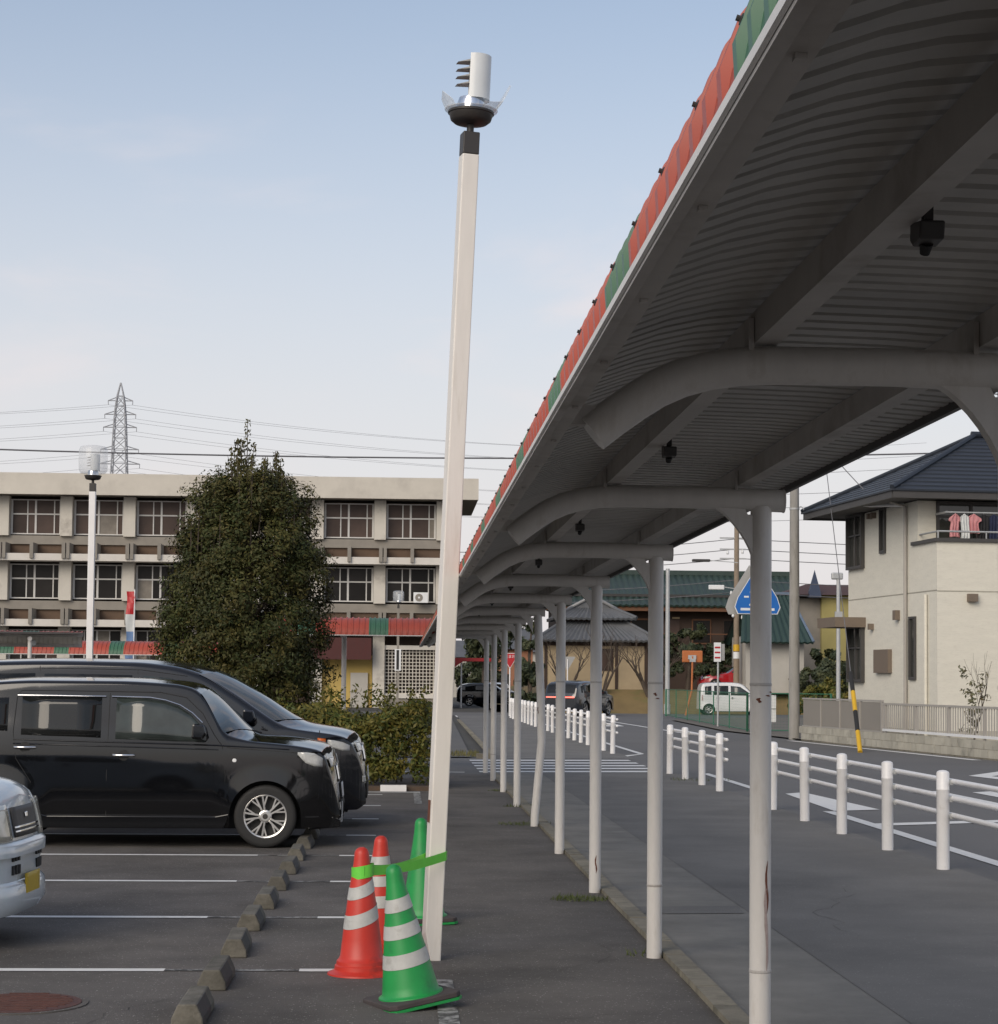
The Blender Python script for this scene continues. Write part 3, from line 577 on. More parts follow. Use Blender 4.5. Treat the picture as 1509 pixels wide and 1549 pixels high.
# ------------------------------------------------------------------ cars
def make_car(name, label, P, loc, rz, group=None):
    t = thing(name, label, 'car', loc, rz, group)
    L, W = P['L'], P['W']; hw0 = W / 2; sill = P['sill']; ar = P['arch']; wr = P['wr']; ax = P['axles']; re0 = P.get('re', .12); rh = P.get('rh', .16); crown = P.get('crown', .05)
    top = lambda x: interp(P['top'], x)
    tops_ = P.get('tops') or [(x - .16 * max(0, min(1, (x - .45 * L) / (.2 * L))), z) for x, z in P['top']]
    tops = lambda x: min(top(x), interp(tops_, x))
    ZT = lambda x, f: lerp(top(x), tops(x), min(1, f * f))
    hwf = lambda x: interp(P['plan'], x)
    sdf = lambda z: interp(P['side'], z)
    def flare(x, z):
        f = 0
        for a in ax:
            d = math.hypot(x - a, z - wr) - ar
            if -.02 < d < .16: f = max(f, P.get('flare', .022) * (1 - max(0, d) / .16) ** 1.3)
        return f
    S = lambda x, z: hw0 * hwf(x) * sdf(z) + flare(x, z)
    def zb(x):
        b = interp(P['bottom'], x)
        for a in ax:
            if abs(x - a) < ar: b = max(b, wr + math.sqrt(max(0, ar * ar - (x - a)**2)))
        return b
    xs = set(np.round(np.arange(0, L, .045), 4)) | {0, L}
    for a in ax:
        for e in (-ar - .001, -ar + .001, ar - .001, ar + .001): xs.add(a + e)
        for k in range(-12, 13): xs.add(a + ar * math.sin(k / 12 * math.pi / 2) * .999)
    for k in range(1, 9): xs.add(L - .012 * k); xs.add(.012 * k)
    xs = sorted(x for x in xs if 0 <= x <= L)
    NS = 16; rows = []
    for x in xs:
        hk = min(1, max(0, (x - P['hood'][0]) / .12 + .5)) if 'hood' in P else 0; rh = lerp(P.get('rh', .16), P['hood'][2], hk) if hk else P.get('rh', .16); re1 = lerp(re0, P['hood'][1], hk) if hk else re0
        b = zb(x); zt = top(x); zs_ = tops(x); re_ = min(re1, max(.02, (zs_ - b) * .3)); ze = max(b + .02, zs_ - re_); half = []
        for j in range(NS + 1):
            z = b + (ze - b) * j / NS; half.append((S(x, z), z))
        ye = half[-1][0]; r_ = min(rh, ye * .6); fr = (ye - r_) / ye; zr = ZT(x, fr) - crown * fr * fr; re_ = zr - ze; kc = 0
        for k in range(1, 6):
            a = math.pi / 2 * k / 5; half.append((ye - r_ + r_ * math.cos(a), ze + (re_ - kc) * math.sin(a)))
        for k in range(1, 5):
            y_ = (ye - r_) * (1 - k / 4); half.append((y_, ZT(x, y_ / ye) - crown * (y_ / ye)**2))
        rows.append([(x, y_, z) for y_, z in half] + [(x, -y_, z) for y_, z in reversed(half[:-1])])
    mb = MB().grid(rows)
    for r_ in (rows[0], rows[-1]): mb.add(r_, [tuple(range(len(r_)))])
    body = mb.build('body', P['paint'], t, smooth=32)
    if P.get('floor', True): MB().box(.25, L - .2, -hw0 + .28, hw0 - .28, sill - .03, .85).build('underbody', M_BLACK, t)
    def patch(nm, cols_, mt, off=.004, par=None, both=True, nz=5):
        for s in ((1, -1) if both else (1,)):
            rws = []
            for (x, z0, z1) in cols_:
                rws.append([(x, s * (S(x, lerp(z0, z1, k / nz)) + off), lerp(z0, z1, k / nz)) for k in range(nz + 1)])
            m_ = MB().grid(rws, 0, s > 0)
            o = m_.build(nm, mt, par or t, smooth=60, fix=False); md = o.modifiers.new('t', 'SOLIDIFY'); md.thickness = .004; md.offset = -1 if s > 0 else 1
    for wdw in P['windows']:
        patch('side_window', wdw[0], wdw[1])
    def ridge(nm, pts, r_, mt, off=.0, par=None):
        for s in (1, -1):
            MB().tube([(x, s * (S(x, z) + off), z) for x, z in pts], r_, 6).build(nm, mt, par or t, smooth=60)
    for pts in P.get('seams', []): ridge('door_seam', pts, .0045, M_BLACK, -.0015)
    for pts in P.get('creases', []): ridge('belt_crease', pts, .008, P['paint'], -.002)
    for pts in P.get('chrome', []): ridge('window_visor_trim', pts, .009, M_CHROME, .012)
    for (x, z) in P.get('handles', []):
        for s in (1, -1):
            yy = S(x, z)
            hn = MB().tube([(x - .1, s * (yy + .005), z), (x - .085, s * (yy + .03), z), (x + .085, s * (yy + .03), z), (x + .1, s * (yy + .005), z)], .0125, 8).build('door_handle', P.get('handle_mat', P['paint']), t, smooth=50)
            MB().lathe([(.052, yy - .004), (.052, yy + .0035)], 18, axis='y').build('handle_recess', M_BLACK, hn, loc=(x, 0 if s > 0 else -2 * yy, z))
    def top_patch(nm, x0, x1, mt, x0s=None, x1s=None, n=10, off=.006):
        x0s = x0 if x0s is None else x0s; x1s = x1 if x1s is None else x1s; rws = []
        for j in range(13):
            f = -1 + j / 6; rr = []
            for i in range(n + 1):
                x = lerp(lerp(x0, x0s, f * f), lerp(x1, x1s, f * f), i / n); ye = S(x, max(zb(x) + .02, tops(x) - re0)); y_ = f * (ye - min(rh, ye * .6) * .55); g = abs(y_) / ye
                z = ZT(x, g) - crown * g * g; e = .01; dz = (ZT(x + e, g) - ZT(x - e, g)) / (2 * e); nv = Vector((-dz, 0, 1)).normalized() * off
                if g > (ye - rh) / ye: nv += Vector((0, math.copysign(.004, y_), 0))
                rr.append((x + nv.x, y_ + nv.y, z + nv.z))
            rws.append(rr)
        o = MB().grid(rws).build(nm, mt, t, smooth=60, fix=False); return o
    top_patch('windscreen', P['windscreen'][0], P['windscreen'][1], P.get('screen_mat', M_GLASSL), *P.get('screen_side', (None, None)))
    if 'rearscreen' in P: top_patch('rear_window', *P['rearscreen'], M_GLASS)
    def end_x(y_, z, front=True):
        lo, hi = (L * .5, L) if front else (L * .5, 0)
        ok = lambda x: S(x, z) >= abs(y_) and ZT(x, min(1, abs(y_) / max(.01, S(x, z)))) >= z
        if ok(hi): return hi
        for _ in range(30):
            md = (lo + hi) / 2
            if ok(md): lo = md
            else: hi = md
        return lo
    def end_patch(nm, y0, y1, z0, z1, mt, front=True, off=.006, n=6, par=None, mirror=False):
        for s in ((1, -1) if mirror else (1,)):
            rws = [[(end_x(lerp(y0, y1, i / n), lerp(z0, z1, j / n), front) + (off if front else -off), s * lerp(y0, y1, i / n), lerp(z0, z1, j / n)) for j in range(n + 1)] for i in range(n + 1)]
            o = MB().grid(rws).build(nm, mt, par or t, smooth=60, fix=False); md = o.modifiers.new('t', 'SOLIDIFY'); md.thickness = .01; md.offset = 0
        return o
    for e in P.get('ends', []): end_patch(*e[:6], **e[6])
    for (nm, cols_, mt) in P.get('patches', []): patch(nm, cols_, mt, .006)
    rh = P.get('rh', .16)
    # wheels
    sp = P.get('spokes', 7)
    tyre = MB().lathe([(wr - .1, -.085), (wr - .02, -.09), (wr - .004, -.075), (wr, -.05), (wr, .05), (wr - .004, .075), (wr - .02, .09), (wr - .045, .094), (wr - .1, .088)], 40, axis='y', caps=False).mesh('wheel', M_BLACK, 40)
    ri = wr - .095
    rim = MB().lathe([(ri + .008, .05), (ri + .008, .084), (ri - .004, .089), (ri - .016, .084), (ri - .018, .03), (ri - .03, .0), (.02, .0)], 40, axis='y', caps=False)
    rimm = rim.mesh('rim', [P.get('rim', M_ALLOY)], 40)
    spm = MB()
    if P.get('twin', False):
        for k in range(sp):
            a = 2 * math.pi * k / sp
            for d in (-1, 1):
                a0 = a + d * .16; a1 = a + d * .34
                a0 = a + d * .2; a1 = a + d * .17
                spm.bar((.06 * math.cos(a0), .075, .06 * math.sin(a0)), ((ri - .012) * math.cos(a1), .078, (ri - .012) * math.sin(a1)), .02, .017)
                spm.bar((.1 * math.cos(a0), .075, .1 * math.sin(a0)), ((ri - .012) * math.cos(a + d * .40), .077, (ri - .012) * math.sin(a + d * .40)), .016, .014)
    else:
        for k in range(sp):
            a = 2 * math.pi * k / sp; spm.bar((.04 * math.cos(a), .074, .04 * math.sin(a)), ((ri - .01) * math.cos(a), .077, (ri - .01) * math.sin(a)), .02, .035)
    spm.lathe([(.062, .04), (.062, .078), (.045, .084), (.03, .084)], 20, axis='y')
    spk = spm.mesh('spokes', P.get('rim', M_ALLOY))
    hubm = MB().lathe([(.026, .08), (.026, .087), (.02, .088)], 14, axis='y').mesh('hub_cap', M_DARK)
    dk = MB().lathe([(ri - .019, .01), (ri - .019, .022), (.02, .022)], 30, axis='y').mesh('brake_disc', M_BLACK)
    for a in ax:
        for s in (1, -1):
            wo = link('wheel', tyre, t, (a, s * (hw0 - .115), wr)); wo.rotation_euler = (0, 0, 0 if s > 0 else math.pi)
            link('rim', rimm, wo); link('spokes', spk, wo); link('hub_cap', hubm, wo); link('brake_disc', dk, wo)
    if 'mirror' in P:
        mx, mz, mm = P['mirror']
        for s in (1, -1):
            yy = S(mx, mz) + .02
            o = MB().prism([(mx - .06, mz - .07), (mx + .05, mz - .075), (mx + .085, mz - .02), (mx + .06, mz + .065), (mx - .05, mz + .075)], s * yy, s * (yy + .16)).build('door_mirror', mm, t, bevel=.02)
            MB().tube([(mx, s * (yy - .05), mz - .05), (mx, s * (yy + .04), mz - .04)], .025, 8).build('mirror_arm', M_BLACK, o)
    return t, S, end_x, top
SIDE_BOX = [(.15, .93), (.3, .985), (.55, 1.0), (.85, .995), (1.05, .97), (1.3, .92), (1.6, .865), (1.9, .82)]
# boxy black hatchback
L = 3.785
P = dict(L=L, W=1.69, sill=.2, arch=.345, wr=.305, axles=(.535, 3.075), paint=M_BLK, re=.06, rh=.075, crown=.03, hood=(2.75, .045, .06), flare=.016,
    top=[(0, .95), (.03, 1.25), (.09, 1.5), (.22, 1.585), (.9, 1.635), (1.6, 1.635), (2.2, 1.605), (2.36, 1.575), (2.44, 1.535), (2.89, 1.115), (2.93, 1.09), (3.0, 1.075), (3.3, 1.05), (3.55, 1.01), (3.66, .975), (3.70, .93), (3.73, .82), (3.765, .62), (3.785, .42)],
    tops=[(0, .95), (.03, 1.25), (.09, 1.5), (.22, 1.575), (.9, 1.62), (1.6, 1.62), (2.15, 1.595), (2.32, 1.565), (2.41, 1.52), (2.655, 1.12), (2.69, 1.08), (2.78, 1.065), (3.3, 1.015), (3.5, .985), (3.60, .955), (3.64, .90), (3.68, .78), (3.74, .58), (3.785, .38)], screen_side=(2.43, 2.66),
    plan=[(0, .84), (.06, .92), (.25, .985), (.8, 1.0), (3.0, 1.0), (3.35, .992), (3.55, .965), (3.66, .92), (3.74, .83), (3.785, .72)],
    side=SIDE_BOX, bottom=[(0, .34), (.2, .24), (.4, .2), (3.3, .2), (3.55, .2), (3.72, .2), (3.785, .3)],
    windows=[([(.73, 1.075, 1.44), (1.0, 1.065, 1.44), (1.25, 1.06, 1.44), (1.49, 1.05, 1.44)], M_GLASS), ([(.26, 1.12, 1.42), (.45, 1.115, 1.425), (.6, 1.11, 1.43)], M_GLASS),
             ([(1.63, 1.04, 1.44), (1.9, 1.03, 1.43), (2.08, 1.025, 1.405), (2.22, 1.02, 1.36), (2.34, 1.02, 1.285), (2.44, 1.02, 1.18), (2.5, 1.02, 1.10)], M_GLASSL)],
    seams=[[(1.555, .3), (1.555, .7), (1.56, 1.05), (1.565, 1.48)], [(2.66, .3), (2.69, .7), (2.655, .98), (2.58, 1.08), (2.46, 1.29), (2.3, 1.44), (2.05, 1.49), (1.565, 1.495), (1.0, 1.5), (.72, 1.5), (.68, 1.45), (.655, 1.1), (.69, .85), (.84, .62)],
           [(1.0, .29), (2.5, .29)], [(2.7, .965), (3.0, .945), (3.35, .92), (3.45, .91)]],
    creases=[[(.66, 1.03), (1.55, 1.01), (2.6, .985), (3.3, .95)], [(.66, .99), (1.55, .97), (2.62, .945)]],
    chrome=[[(.685, 1.45), (1.1, 1.45), (1.53, 1.447)], [(1.585, 1.447), (1.95, 1.44), (2.1, 1.415), (2.24, 1.37), (2.36, 1.295), (2.46, 1.2)]],
    handles=[(.775, .955), (1.715, .885)], handle_mat=M_CHROME, windscreen=(2.46, 2.895), rearscreen=(.04, .085), spokes=5, twin=True, mirror=(2.43, 1.12, M_BLK),
    patches=[('headlight', [(3.38, .90, .925), (3.46, .82, .925), (3.54, .79, .915), (3.62, .785, .87)], M_HEAD), ('side_indicator', [(2.755, .835, .85), (2.765, .825, .86), (2.785, .825, .86), (2.795, .835, .85)], M_SIGNW)],
    ends=[('headlight', .36, .66, .78, .87, M_HEAD, dict(mirror=True)), ('grille', -.34, .34, .62, .8, M_CHROME, {}), ('lower_grille', -.45, .45, .3, .44, M_BLACK, {}), ('number_plate', -.165, .165, .46, .6, M_SIGNW, dict(off=.018)), ('fog_lamp', .5, .58, .36, .43, M_HEAD, dict(mirror=True))])
t1, S1, E1, T1 = make_car('boxy_car', 'glossy black boxy hatchback with silver multi-spoke wheels and chrome window trim', P, (-.58 - L, 20.1, 0), 0)
for s in (1, -1):
    MB().prism([(.93, .19), (2.68, .19), (2.71, .25), (2.73, .33), (2.6, .305), (1.0, .305), (.9, .33), (.9, .25)], s * .825, s * .855).build('side_skirt', M_BLK, t1, bevel=.008)
    MB().prism([(3.48, .17), (3.79, .2), (3.8, .26), (3.72, .3), (3.5, .26)], s * .3, s * .72).build('front_lip', M_BLK, t1, bevel=.01)
    MB().tube([(2.95, s * .3, 1.115), (3.0, s * .45, 1.1), (2.93, s * .7, 1.13)], .009, 6).build('wiper', M_BLACK, t1)
MB().box(3.79, 3.8, -.3, -.16, .22, .42).build('plate_edge', M_SIGNW, t1)
# black minivan
L = 4.56
P = dict(L=L, W=1.695, sill=.2, arch=.35, wr=.31, axles=(.83, 3.655), paint=M_BLK2, re=.09, rh=.12, crown=.045, hood=(3.65, .05, .07),
    top=[(0, 1.0), (.04, 1.5), (.12, 1.74), (.4, 1.82), (1.2, 1.845), (2.0, 1.84), (2.45, 1.81), (2.85, 1.725), (3.35, 1.47), (3.86, 1.165), (4.0, 1.13), (4.25, 1.09), (4.4, 1.05), (4.49, .96), (4.535, .78), (4.56, .5)],
    tops=[(0, 1.0), (.04, 1.5), (.12, 1.74), (.4, 1.82), (1.2, 1.84), (2.0, 1.83), (2.4, 1.79), (2.7, 1.71), (3.1, 1.47), (3.52, 1.18), (3.6, 1.14), (4.2, 1.06), (4.34, 1.02), (4.42, .92), (4.5, .72), (4.56, .45)], screen_side=(2.72, 3.5),
    plan=[(0, .85), (.08, .94), (.3, .99), (1, 1), (3.6, 1), (4.0, .98), (4.25, .93), (4.4, .85), (4.5, .74), (4.56, .6)],
    side=SIDE_BOX, bottom=[(0, .34), (.3, .22), (4.2, .2), (4.45, .2), (4.56, .26)],
    windows=[([(.3, 1.2, 1.6), (.5, 1.18, 1.66), (.95, 1.17, 1.67)], M_GLASS), ([(1.05, 1.17, 1.665), (1.5, 1.16, 1.665), (2.0, 1.15, 1.655)], M_GLASS),
             ([(2.12, 1.15, 1.65), (2.4, 1.14, 1.63), (2.65, 1.13, 1.56), (2.88, 1.12, 1.44)], M_GLASSL), ([(2.98, 1.1, 1.4), (3.1, 1.095, 1.31), (3.24, 1.09, 1.2)], M_GLASSL)],
    seams=[[(1.0, .3), (1.0, 1.75)], [(2.06, .3), (2.06, 1.72)], [(3.2, .3), (3.25, .8), (3.15, 1.06), (2.93, 1.1), (2.93, 1.42)], [(.3, 1.7), (1.2, 1.725), (2.1, 1.715), (2.6, 1.65)], [(4.05, .9), (4.05, 1.07)]],
    handles=[(1.9, .95), (2.3, .93)], windscreen=(2.9, 3.84), screen_mat=M_GLASSL, mirror=(3.28, 1.22, M_BLK2), spokes=8,
    patches=[('headlight', [(4.14, .93, .97), (4.2, .88, .965), (4.3, .85, .945), (4.38, .85, .91)], M_HEAD), ('indicator', [(4.03, .92, .99), (4.07, .88, .985), (4.12, .87, .98)], M_AMBER)],
    ends=[('headlight', .36, .62, .84, .94, M_HEAD, dict(mirror=True)), ('grille', -.33, .33, .72, .92, M_CHROME, {}), ('lower_grille', -.5, .5, .32, .48, M_BLACK, {}), ('fog_lamp', .5, .6, .5, .57, M_HEAD, dict(mirror=True)), ('number_plate', -.165, .165, .5, .66, M_SIGNW, dict(off=.02))])
t2, *_ = make_car('minivan', 'dark blue-black minivan parked beyond the boxy car in front of the tree', P, (-.37 - L, 22.6, 0), 0)
# pale kei hatchback, only its nose shows
L = 3.395
P = dict(L=L, W=1.475, sill=.19, arch=.32, wr=.27, axles=(.45, 2.72), paint=M_KEI, re=.09, rh=.14, crown=.05,
    top=[(0, .9), (.04, 1.2), (.2, 1.46), (.6, 1.5), (1.5, 1.5), (1.9, 1.46), (2.2, 1.33), (2.62, 1.09), (2.75, 1.05), (3.0, 1.03), (3.2, 1.0), (3.29, .965), (3.335, .90), (3.36, .78), (3.385, .66), (3.395, .5)],
    tops=[(0, .9), (.04, 1.2), (.2, 1.46), (.6, 1.5), (1.5, 1.5), (1.86, 1.45), (2.1, 1.33), (2.46, 1.09), (2.6, 1.05), (3.0, 1.01), (3.16, .975), (3.24, .93), (3.29, .85), (3.33, .74), (3.37, .64), (3.395, .45)], screen_side=(1.9, 2.44), hood=(2.6, .04, .06),
    plan=[(0, .85), (.1, .95), (.4, 1), (2.6, 1), (2.95, .985), (3.13, .94), (3.25, .86), (3.33, .73), (3.375, .55), (3.395, .35)],
    side=SIDE_BOX, bottom=[(0, .3), (.2, .2), (3.2, .19), (3.395, .21)],
    windows=[([(.5, 1.0, 1.3), (1.2, .99, 1.34)], M_GLASS), ([(1.3, .99, 1.34), (1.8, .97, 1.3), (2.25, .96, 1.12)], M_GLASSL)],
    seams=[[(1.25, .3), (1.25, 1.35)], [(2.4, .3), (2.42, .95)]], handles=[(.95, .85), (1.45, .84)], windscreen=(1.98, 2.6), mirror=(2.2, 1.02, M_KEI), spokes=8,
    patches=[('headlight', [(3.05, .7, .86), (3.15, .64, .88), (3.24, .62, .87)], M_HEADY)],
    ends=[('headlight', .33, .62, .645, .86, M_HEADY, dict(mirror=True)), ('grille', -.27, .27, .66, .84, M_HDARK, dict(off=.008)), ('grille_bar', -.27, .27, .715, .726, M_CHROME, dict(off=.016)), ('grille_bar', -.27, .27, .69, .70, M_CHROME, dict(off=.016)),
          ('emblem', -.03, .02, .77, .80, M_CHROME, dict(off=.02)), ('number_plate', -.165, .165, .27, .435, M_PLATEY, dict(off=.03))])
t3, S3, E3, T3 = make_car('pale_hatchback', 'pale blue-white small hatchback with yellow number plate nosing in beside the manhole', P, (-5.675, 12.66, 0), R(-3.6))
for s in (1, -1):
    for k in range(3):
        for zz in (.44, .52):
            y_ = s * (.22 + .055 * k); MB().box(-.006, .008, y_ - .017, y_ + .017, zz, zz + .055).build('bumper_slot', M_BLACK, t3, loc=(E3(y_, zz) + .001, 0, 0))
MB().grid([[(E3(y_, z) + (.03 if abs(z - .59) < .05 else .0), y_, z) for z in (.64, .615, .57, .55)] for y_ in [k * .07 - .63 for k in range(19)]]).build('bumper_ridge', M_KEI, t3, smooth=60, fix=False)
MB().grid([[(E3(y_, max(z, .22)) + d, y_, z) for z, d in ((.4, 0), (.37, .03), (.26, .04), (.2, .0))] for y_ in [k * .07 - .63 for k in range(19)]]).build('bumper_lip', M_KEI, t3, smooth=60, fix=False)
# dark sport utility vehicle driving off, tail lamps lit
L = 4.5
P = dict(L=L, W=1.83, sill=.25, arch=.39, wr=.35, axles=(.9, 3.55), paint=M_SUVP, re=.12, rh=.18, crown=.05, floor=True,
    top=[(0, .95), (.05, 1.08), (.25, 1.5), (.5, 1.62), (1.5, 1.68), (2.3, 1.66), (2.7, 1.58), (3.3, 1.17), (3.5, 1.1), (4.2, 1.02), (4.4, .9), (4.5, .6)],
    plan=[(0, .8), (.06, .9), (.25, .97), (.8, 1), (3.7, 1), (4.2, .95), (4.42, .82), (4.5, .65)], side=SIDE_BOX, bottom=[(0, .4), (.3, .27), (4.2, .25), (4.5, .3)],
    windows=[([(.5, 1.1, 1.4), (1.0, 1.1, 1.5), (1.9, 1.08, 1.5)], M_GLASS), ([(2.0, 1.08, 1.49), (2.5, 1.06, 1.45), (3.0, 1.05, 1.2)], M_GLASS)], seams=[[(1.95, .4), (1.95, 1.55)]],
    handles=[(1.2, .95)], windscreen=(2.75, 3.28), rearscreen=(.06, .24), mirror=(3.0, 1.1, M_SUVP), spokes=5,
    ends=[('tail_lamp_bar', -.72, .72, .86, .91, M_TAIL, dict(front=False)), ('number_plate', -.165, .165, .6, .72, M_SIGNW, dict(front=False, off=.02))])
make_car('sport_utility_car', 'dark grey sport utility car with lit red tail lamp bar driving away on the road', P, (7.45, 92.6, -.012), R(60))
# white wagon and red car across the road
L = 3.395
P = dict(L=L, W=1.475, sill=.2, arch=.31, wr=.27, axles=(.42, 2.78), paint=M_VANW, re=.1, rh=.14, crown=.04,
    top=[(0, .9), (.04, 1.4), (.12, 1.58), (.4, 1.63), (1.5, 1.65), (2.0, 1.62), (2.3, 1.5), (2.75, 1.1), (2.9, 1.04), (3.25, .95), (3.35, .8), (3.395, .55)],
    plan=[(0, .87), (.06, .95), (.3, 1), (2.8, 1), (3.15, .95), (3.33, .85), (3.395, .7)], side=SIDE_BOX, bottom=[(0, .3), (.3, .2), (3.2, .2), (3.395, .26)],
    windows=[([(.22, 1.02, 1.42), (.55, 1.01, 1.46)], M_GLASS), ([(.68, 1.01, 1.47), (1.4, 1.0, 1.47)], M_GLASS), ([(1.52, 1.0, 1.47), (2.0, .99, 1.42), (2.45, .98, 1.12)], M_GLASSL)], seams=[[(1.46, .3), (1.46, 1.5)], [(2.55, .3), (2.55, .98)]],
    handles=[(.85, .86), (1.6, .85)], windscreen=(2.32, 2.72), mirror=(2.35, 1.06, M_VANW), spokes=6,
    patches=[('tail_lamp', [(.03, .72, 1.0), (.12, .72, 1.0)], M_TAILOFF)])
make_car('white_wagon', 'small white wagon parked across the road behind the green mesh fence', P, (15.0, 99.5, -.012), 0)
L = 4.1
P = dict(L=L, W=1.7, sill=.2, arch=.33, wr=.3, axles=(.75, 3.3), paint=M_REDP, re=.1, rh=.2, crown=.05,
    top=[(0, .8), (.06, .98), (.4, 1.05), (.9, 1.38), (1.4, 1.43), (1.9, 1.4), (2.7, .98), (3.0, .93), (3.8, .84), (4.0, .72), (4.1, .5)],
    plan=[(0, .8), (.1, .92), (.5, 1), (3.3, 1), (3.8, .92), (4.02, .78), (4.1, .6)], side=[(.15, .93), (.4, 1), (.8, .98), (1.0, .9), (1.4, .72)], bottom=[(0, .3), (.3, .2), (3.9, .2), (4.1, .25)],
    windows=[([(.8, .98, 1.16), (1.1, .97, 1.27), (1.6, .96, 1.27)], M_GLASS), ([(1.7, .96, 1.27), (2.0, .95, 1.2), (2.4, .94, 1.02)], M_GLASSL)], windscreen=(1.95, 2.66), rearscreen=(.45, .86), spokes=5,
    patches=[('headlight', [(3.6, .66, .74), (3.8, .64, .74), (3.95, .63, .7)], M_HEAD)])
make_car('red_car', 'red low coupe on the raised ground beyond the white wagon', P, (20.3, 107.5, 1.2), math.pi)
# vehicles on the far street, seen through the columns
L = 4.3
P = dict(L=L, W=1.7, sill=.2, arch=.33, wr=.3, axles=(.8, 3.4), paint=M_BLK2, re=.1, rh=.18, crown=.05,
    top=[(0, .9), (.05, 1.1), (.4, 1.4), (1.2, 1.5), (2.0, 1.48), (2.5, 1.35), (3.1, 1.02), (3.8, .95), (4.2, .8), (4.3, .5)],
    plan=[(0, .85), (.2, .97), (3.6, 1), (4.1, .88), (4.3, .65)], side=SIDE_BOX, bottom=[(0, .3), (.3, .2), (4.3, .25)],
    windows=[([(.5, .98, 1.28), (1.3, .97, 1.36), (2.1, .96, 1.35), (2.7, .95, 1.1)], M_GLASS)], windscreen=(2.35, 3.05), rearscreen=(.06, .38), spokes=5)
make_car('dark_hatchback', 'dark hatchback crossing the far street beyond the stop line', P, (3.6, 128, -.03), 0)
P = dict(P); P['paint'] = M_VANW
make_car('white_hatchback', 'white hatchback waiting on the far street behind the stop sign', P, (6.9, 150, -.03), R(75))

# ------------------------------------------------------------------ foliage
def leaf_mesh(name, P, Nn, size, mt, tint):
    n = len(P); P = np.asarray(P); Nn = np.asarray(Nn); Nn /= np.linalg.norm(Nn, axis=1)[:, None] + 1e-9
    a = rng.normal(size=(n, 3)); a -= Nn * (a * Nn).sum(1)[:, None]; a /= np.linalg.norm(a, axis=1)[:, None] + 1e-9; b = np.cross(Nn, a)
    sz = size * rng.uniform(.6, 1.3, n)[:, None]
    V = np.empty((n, 4, 3)); V[:, 0] = P - a * sz; V[:, 1] = P + b * sz * .42 + Nn * sz * .12; V[:, 2] = P + a * sz; V[:, 3] = P - b * sz * .42 + Nn * sz * .12
    me = bpy.data.meshes.new(name); me.vertices.add(n * 4); me.vertices.foreach_set('co', V.reshape(-1))
    me.loops.add(n * 4); me.loops.foreach_set('vertex_index', np.arange(n * 4, dtype=np.int32))
    me.polygons.add(n); me.polygons.foreach_set('loop_start', np.arange(0, n * 4, 4, dtype=np.int32)); me.polygons.foreach_set('loop_total', np.full(n, 4, np.int32))
    me.update(calc_edges=True); at = me.attributes.new('tint', 'FLOAT', 'FACE'); at.data.foreach_set('value', np.clip(tint, 0, 1).astype(np.float32))
    me.materials.append(mt); return me
def clumps(centres, radii, per, out_c, jit=.55):
    P = []; Nn = []; T = []
    for c, r, k in zip(centres, radii, per):
        d = rng.normal(size=(k, 3)); d /= np.linalg.norm(d, axis=1)[:, None]; q = r * rng.random(k) ** .45
        p = np.asarray(c) + d * q[:, None] * np.array([1, 1, .85]); P.append(p)
        o = p - np.asarray(out_c); o[:, 2] *= .5; o /= np.linalg.norm(o, axis=1)[:, None] + 1e-6
        Nn.append(o * .7 + d * .6 + rng.normal(size=(k, 3)) * jit + np.array([0, 0, .35])); T.append(rng.random(k) ** 2.5 * .7 + rng.random() ** 2.5 * .6)
    return np.concatenate(P), np.concatenate(Nn), np.concatenate(T)
def branch(mb, p, d, ln, r, depth, spread=.6, up=.15):
    p = Vector(p); d = Vector(d).normalized(); pts = [p]; rs = [r]
    for k in range(3):
        d = (d + Vector((random.uniform(-.2, .2), random.uniform(-.2, .2), random.uniform(-.08, .2)))).normalized(); pts.append(pts[-1] + d * ln / 3); rs.append(r * (1 - .12 * (k + 1)))
    mb.tube(pts, rs, 6 if r > .02 else 4)
    if depth:
        for k in range(random.choice((2, 3))):
            a = Vector((random.uniform(-1, 1), random.uniform(-1, 1), random.uniform(-.3, .7))); branch(mb, pts[random.choice((2, 3))], d + a * spread + Vector((0, 0, up)), ln * random.uniform(.6, .8), rs[-1] * .75, depth - 1, spread, up)
# the big evergreen at the end of the lot
tr = thing('evergreen_tree', 'tall dense dark evergreen with thin shoots at its top behind the minivan', 'tree', (-2.42, 31.2, 0))
mb = MB().tube([(0, 0, -.1), (.03, 0, .8), (.0, .05, 2.0), (.03, 0, 3.4), (0, 0, 4.6)], [.16, .13, .1, .07, .03], 10)
for k in range(26):
    z = random.uniform(.7, 4.3); a = random.uniform(0, 6.28); branch(mb, (0, 0, z), (math.cos(a), math.sin(a), .6), .55, .03, 1)
mb.build('trunk', M_BARK, tr, smooth=50)
prof = [(.45, .7), (1.0, 1.1), (1.9, 1.25), (3.0, 1.2), (3.8, 1.1), (4.3, .98), (4.65, .78), (4.9, .5)]
cs, rs_, pk = [], [], []
for k in range(1100):
    z = .45 + 4.35 * rng.random() ** .92; a = rng.random() * 6.283; rr = interp(prof, z) * ((.55 + .45 * rng.random() ** .5) if z < 3.9 else rng.random() ** .6) * (1 + .06 * math.sin(4 * a + z * 2.9) + .07 * math.sin(7 * a - z * 4.3))
    cs.append((rr * math.cos(a), rr * math.sin(a), z)); r_ = rng.uniform(.13, .28); rs_.append(r_); pk.append(int(125 * (r_ / .22) ** 2))
P_, N_, T_ = clumps(cs, rs_, pk, (0, 0, 2.4))
sh = MB(); SP, SN = [], []
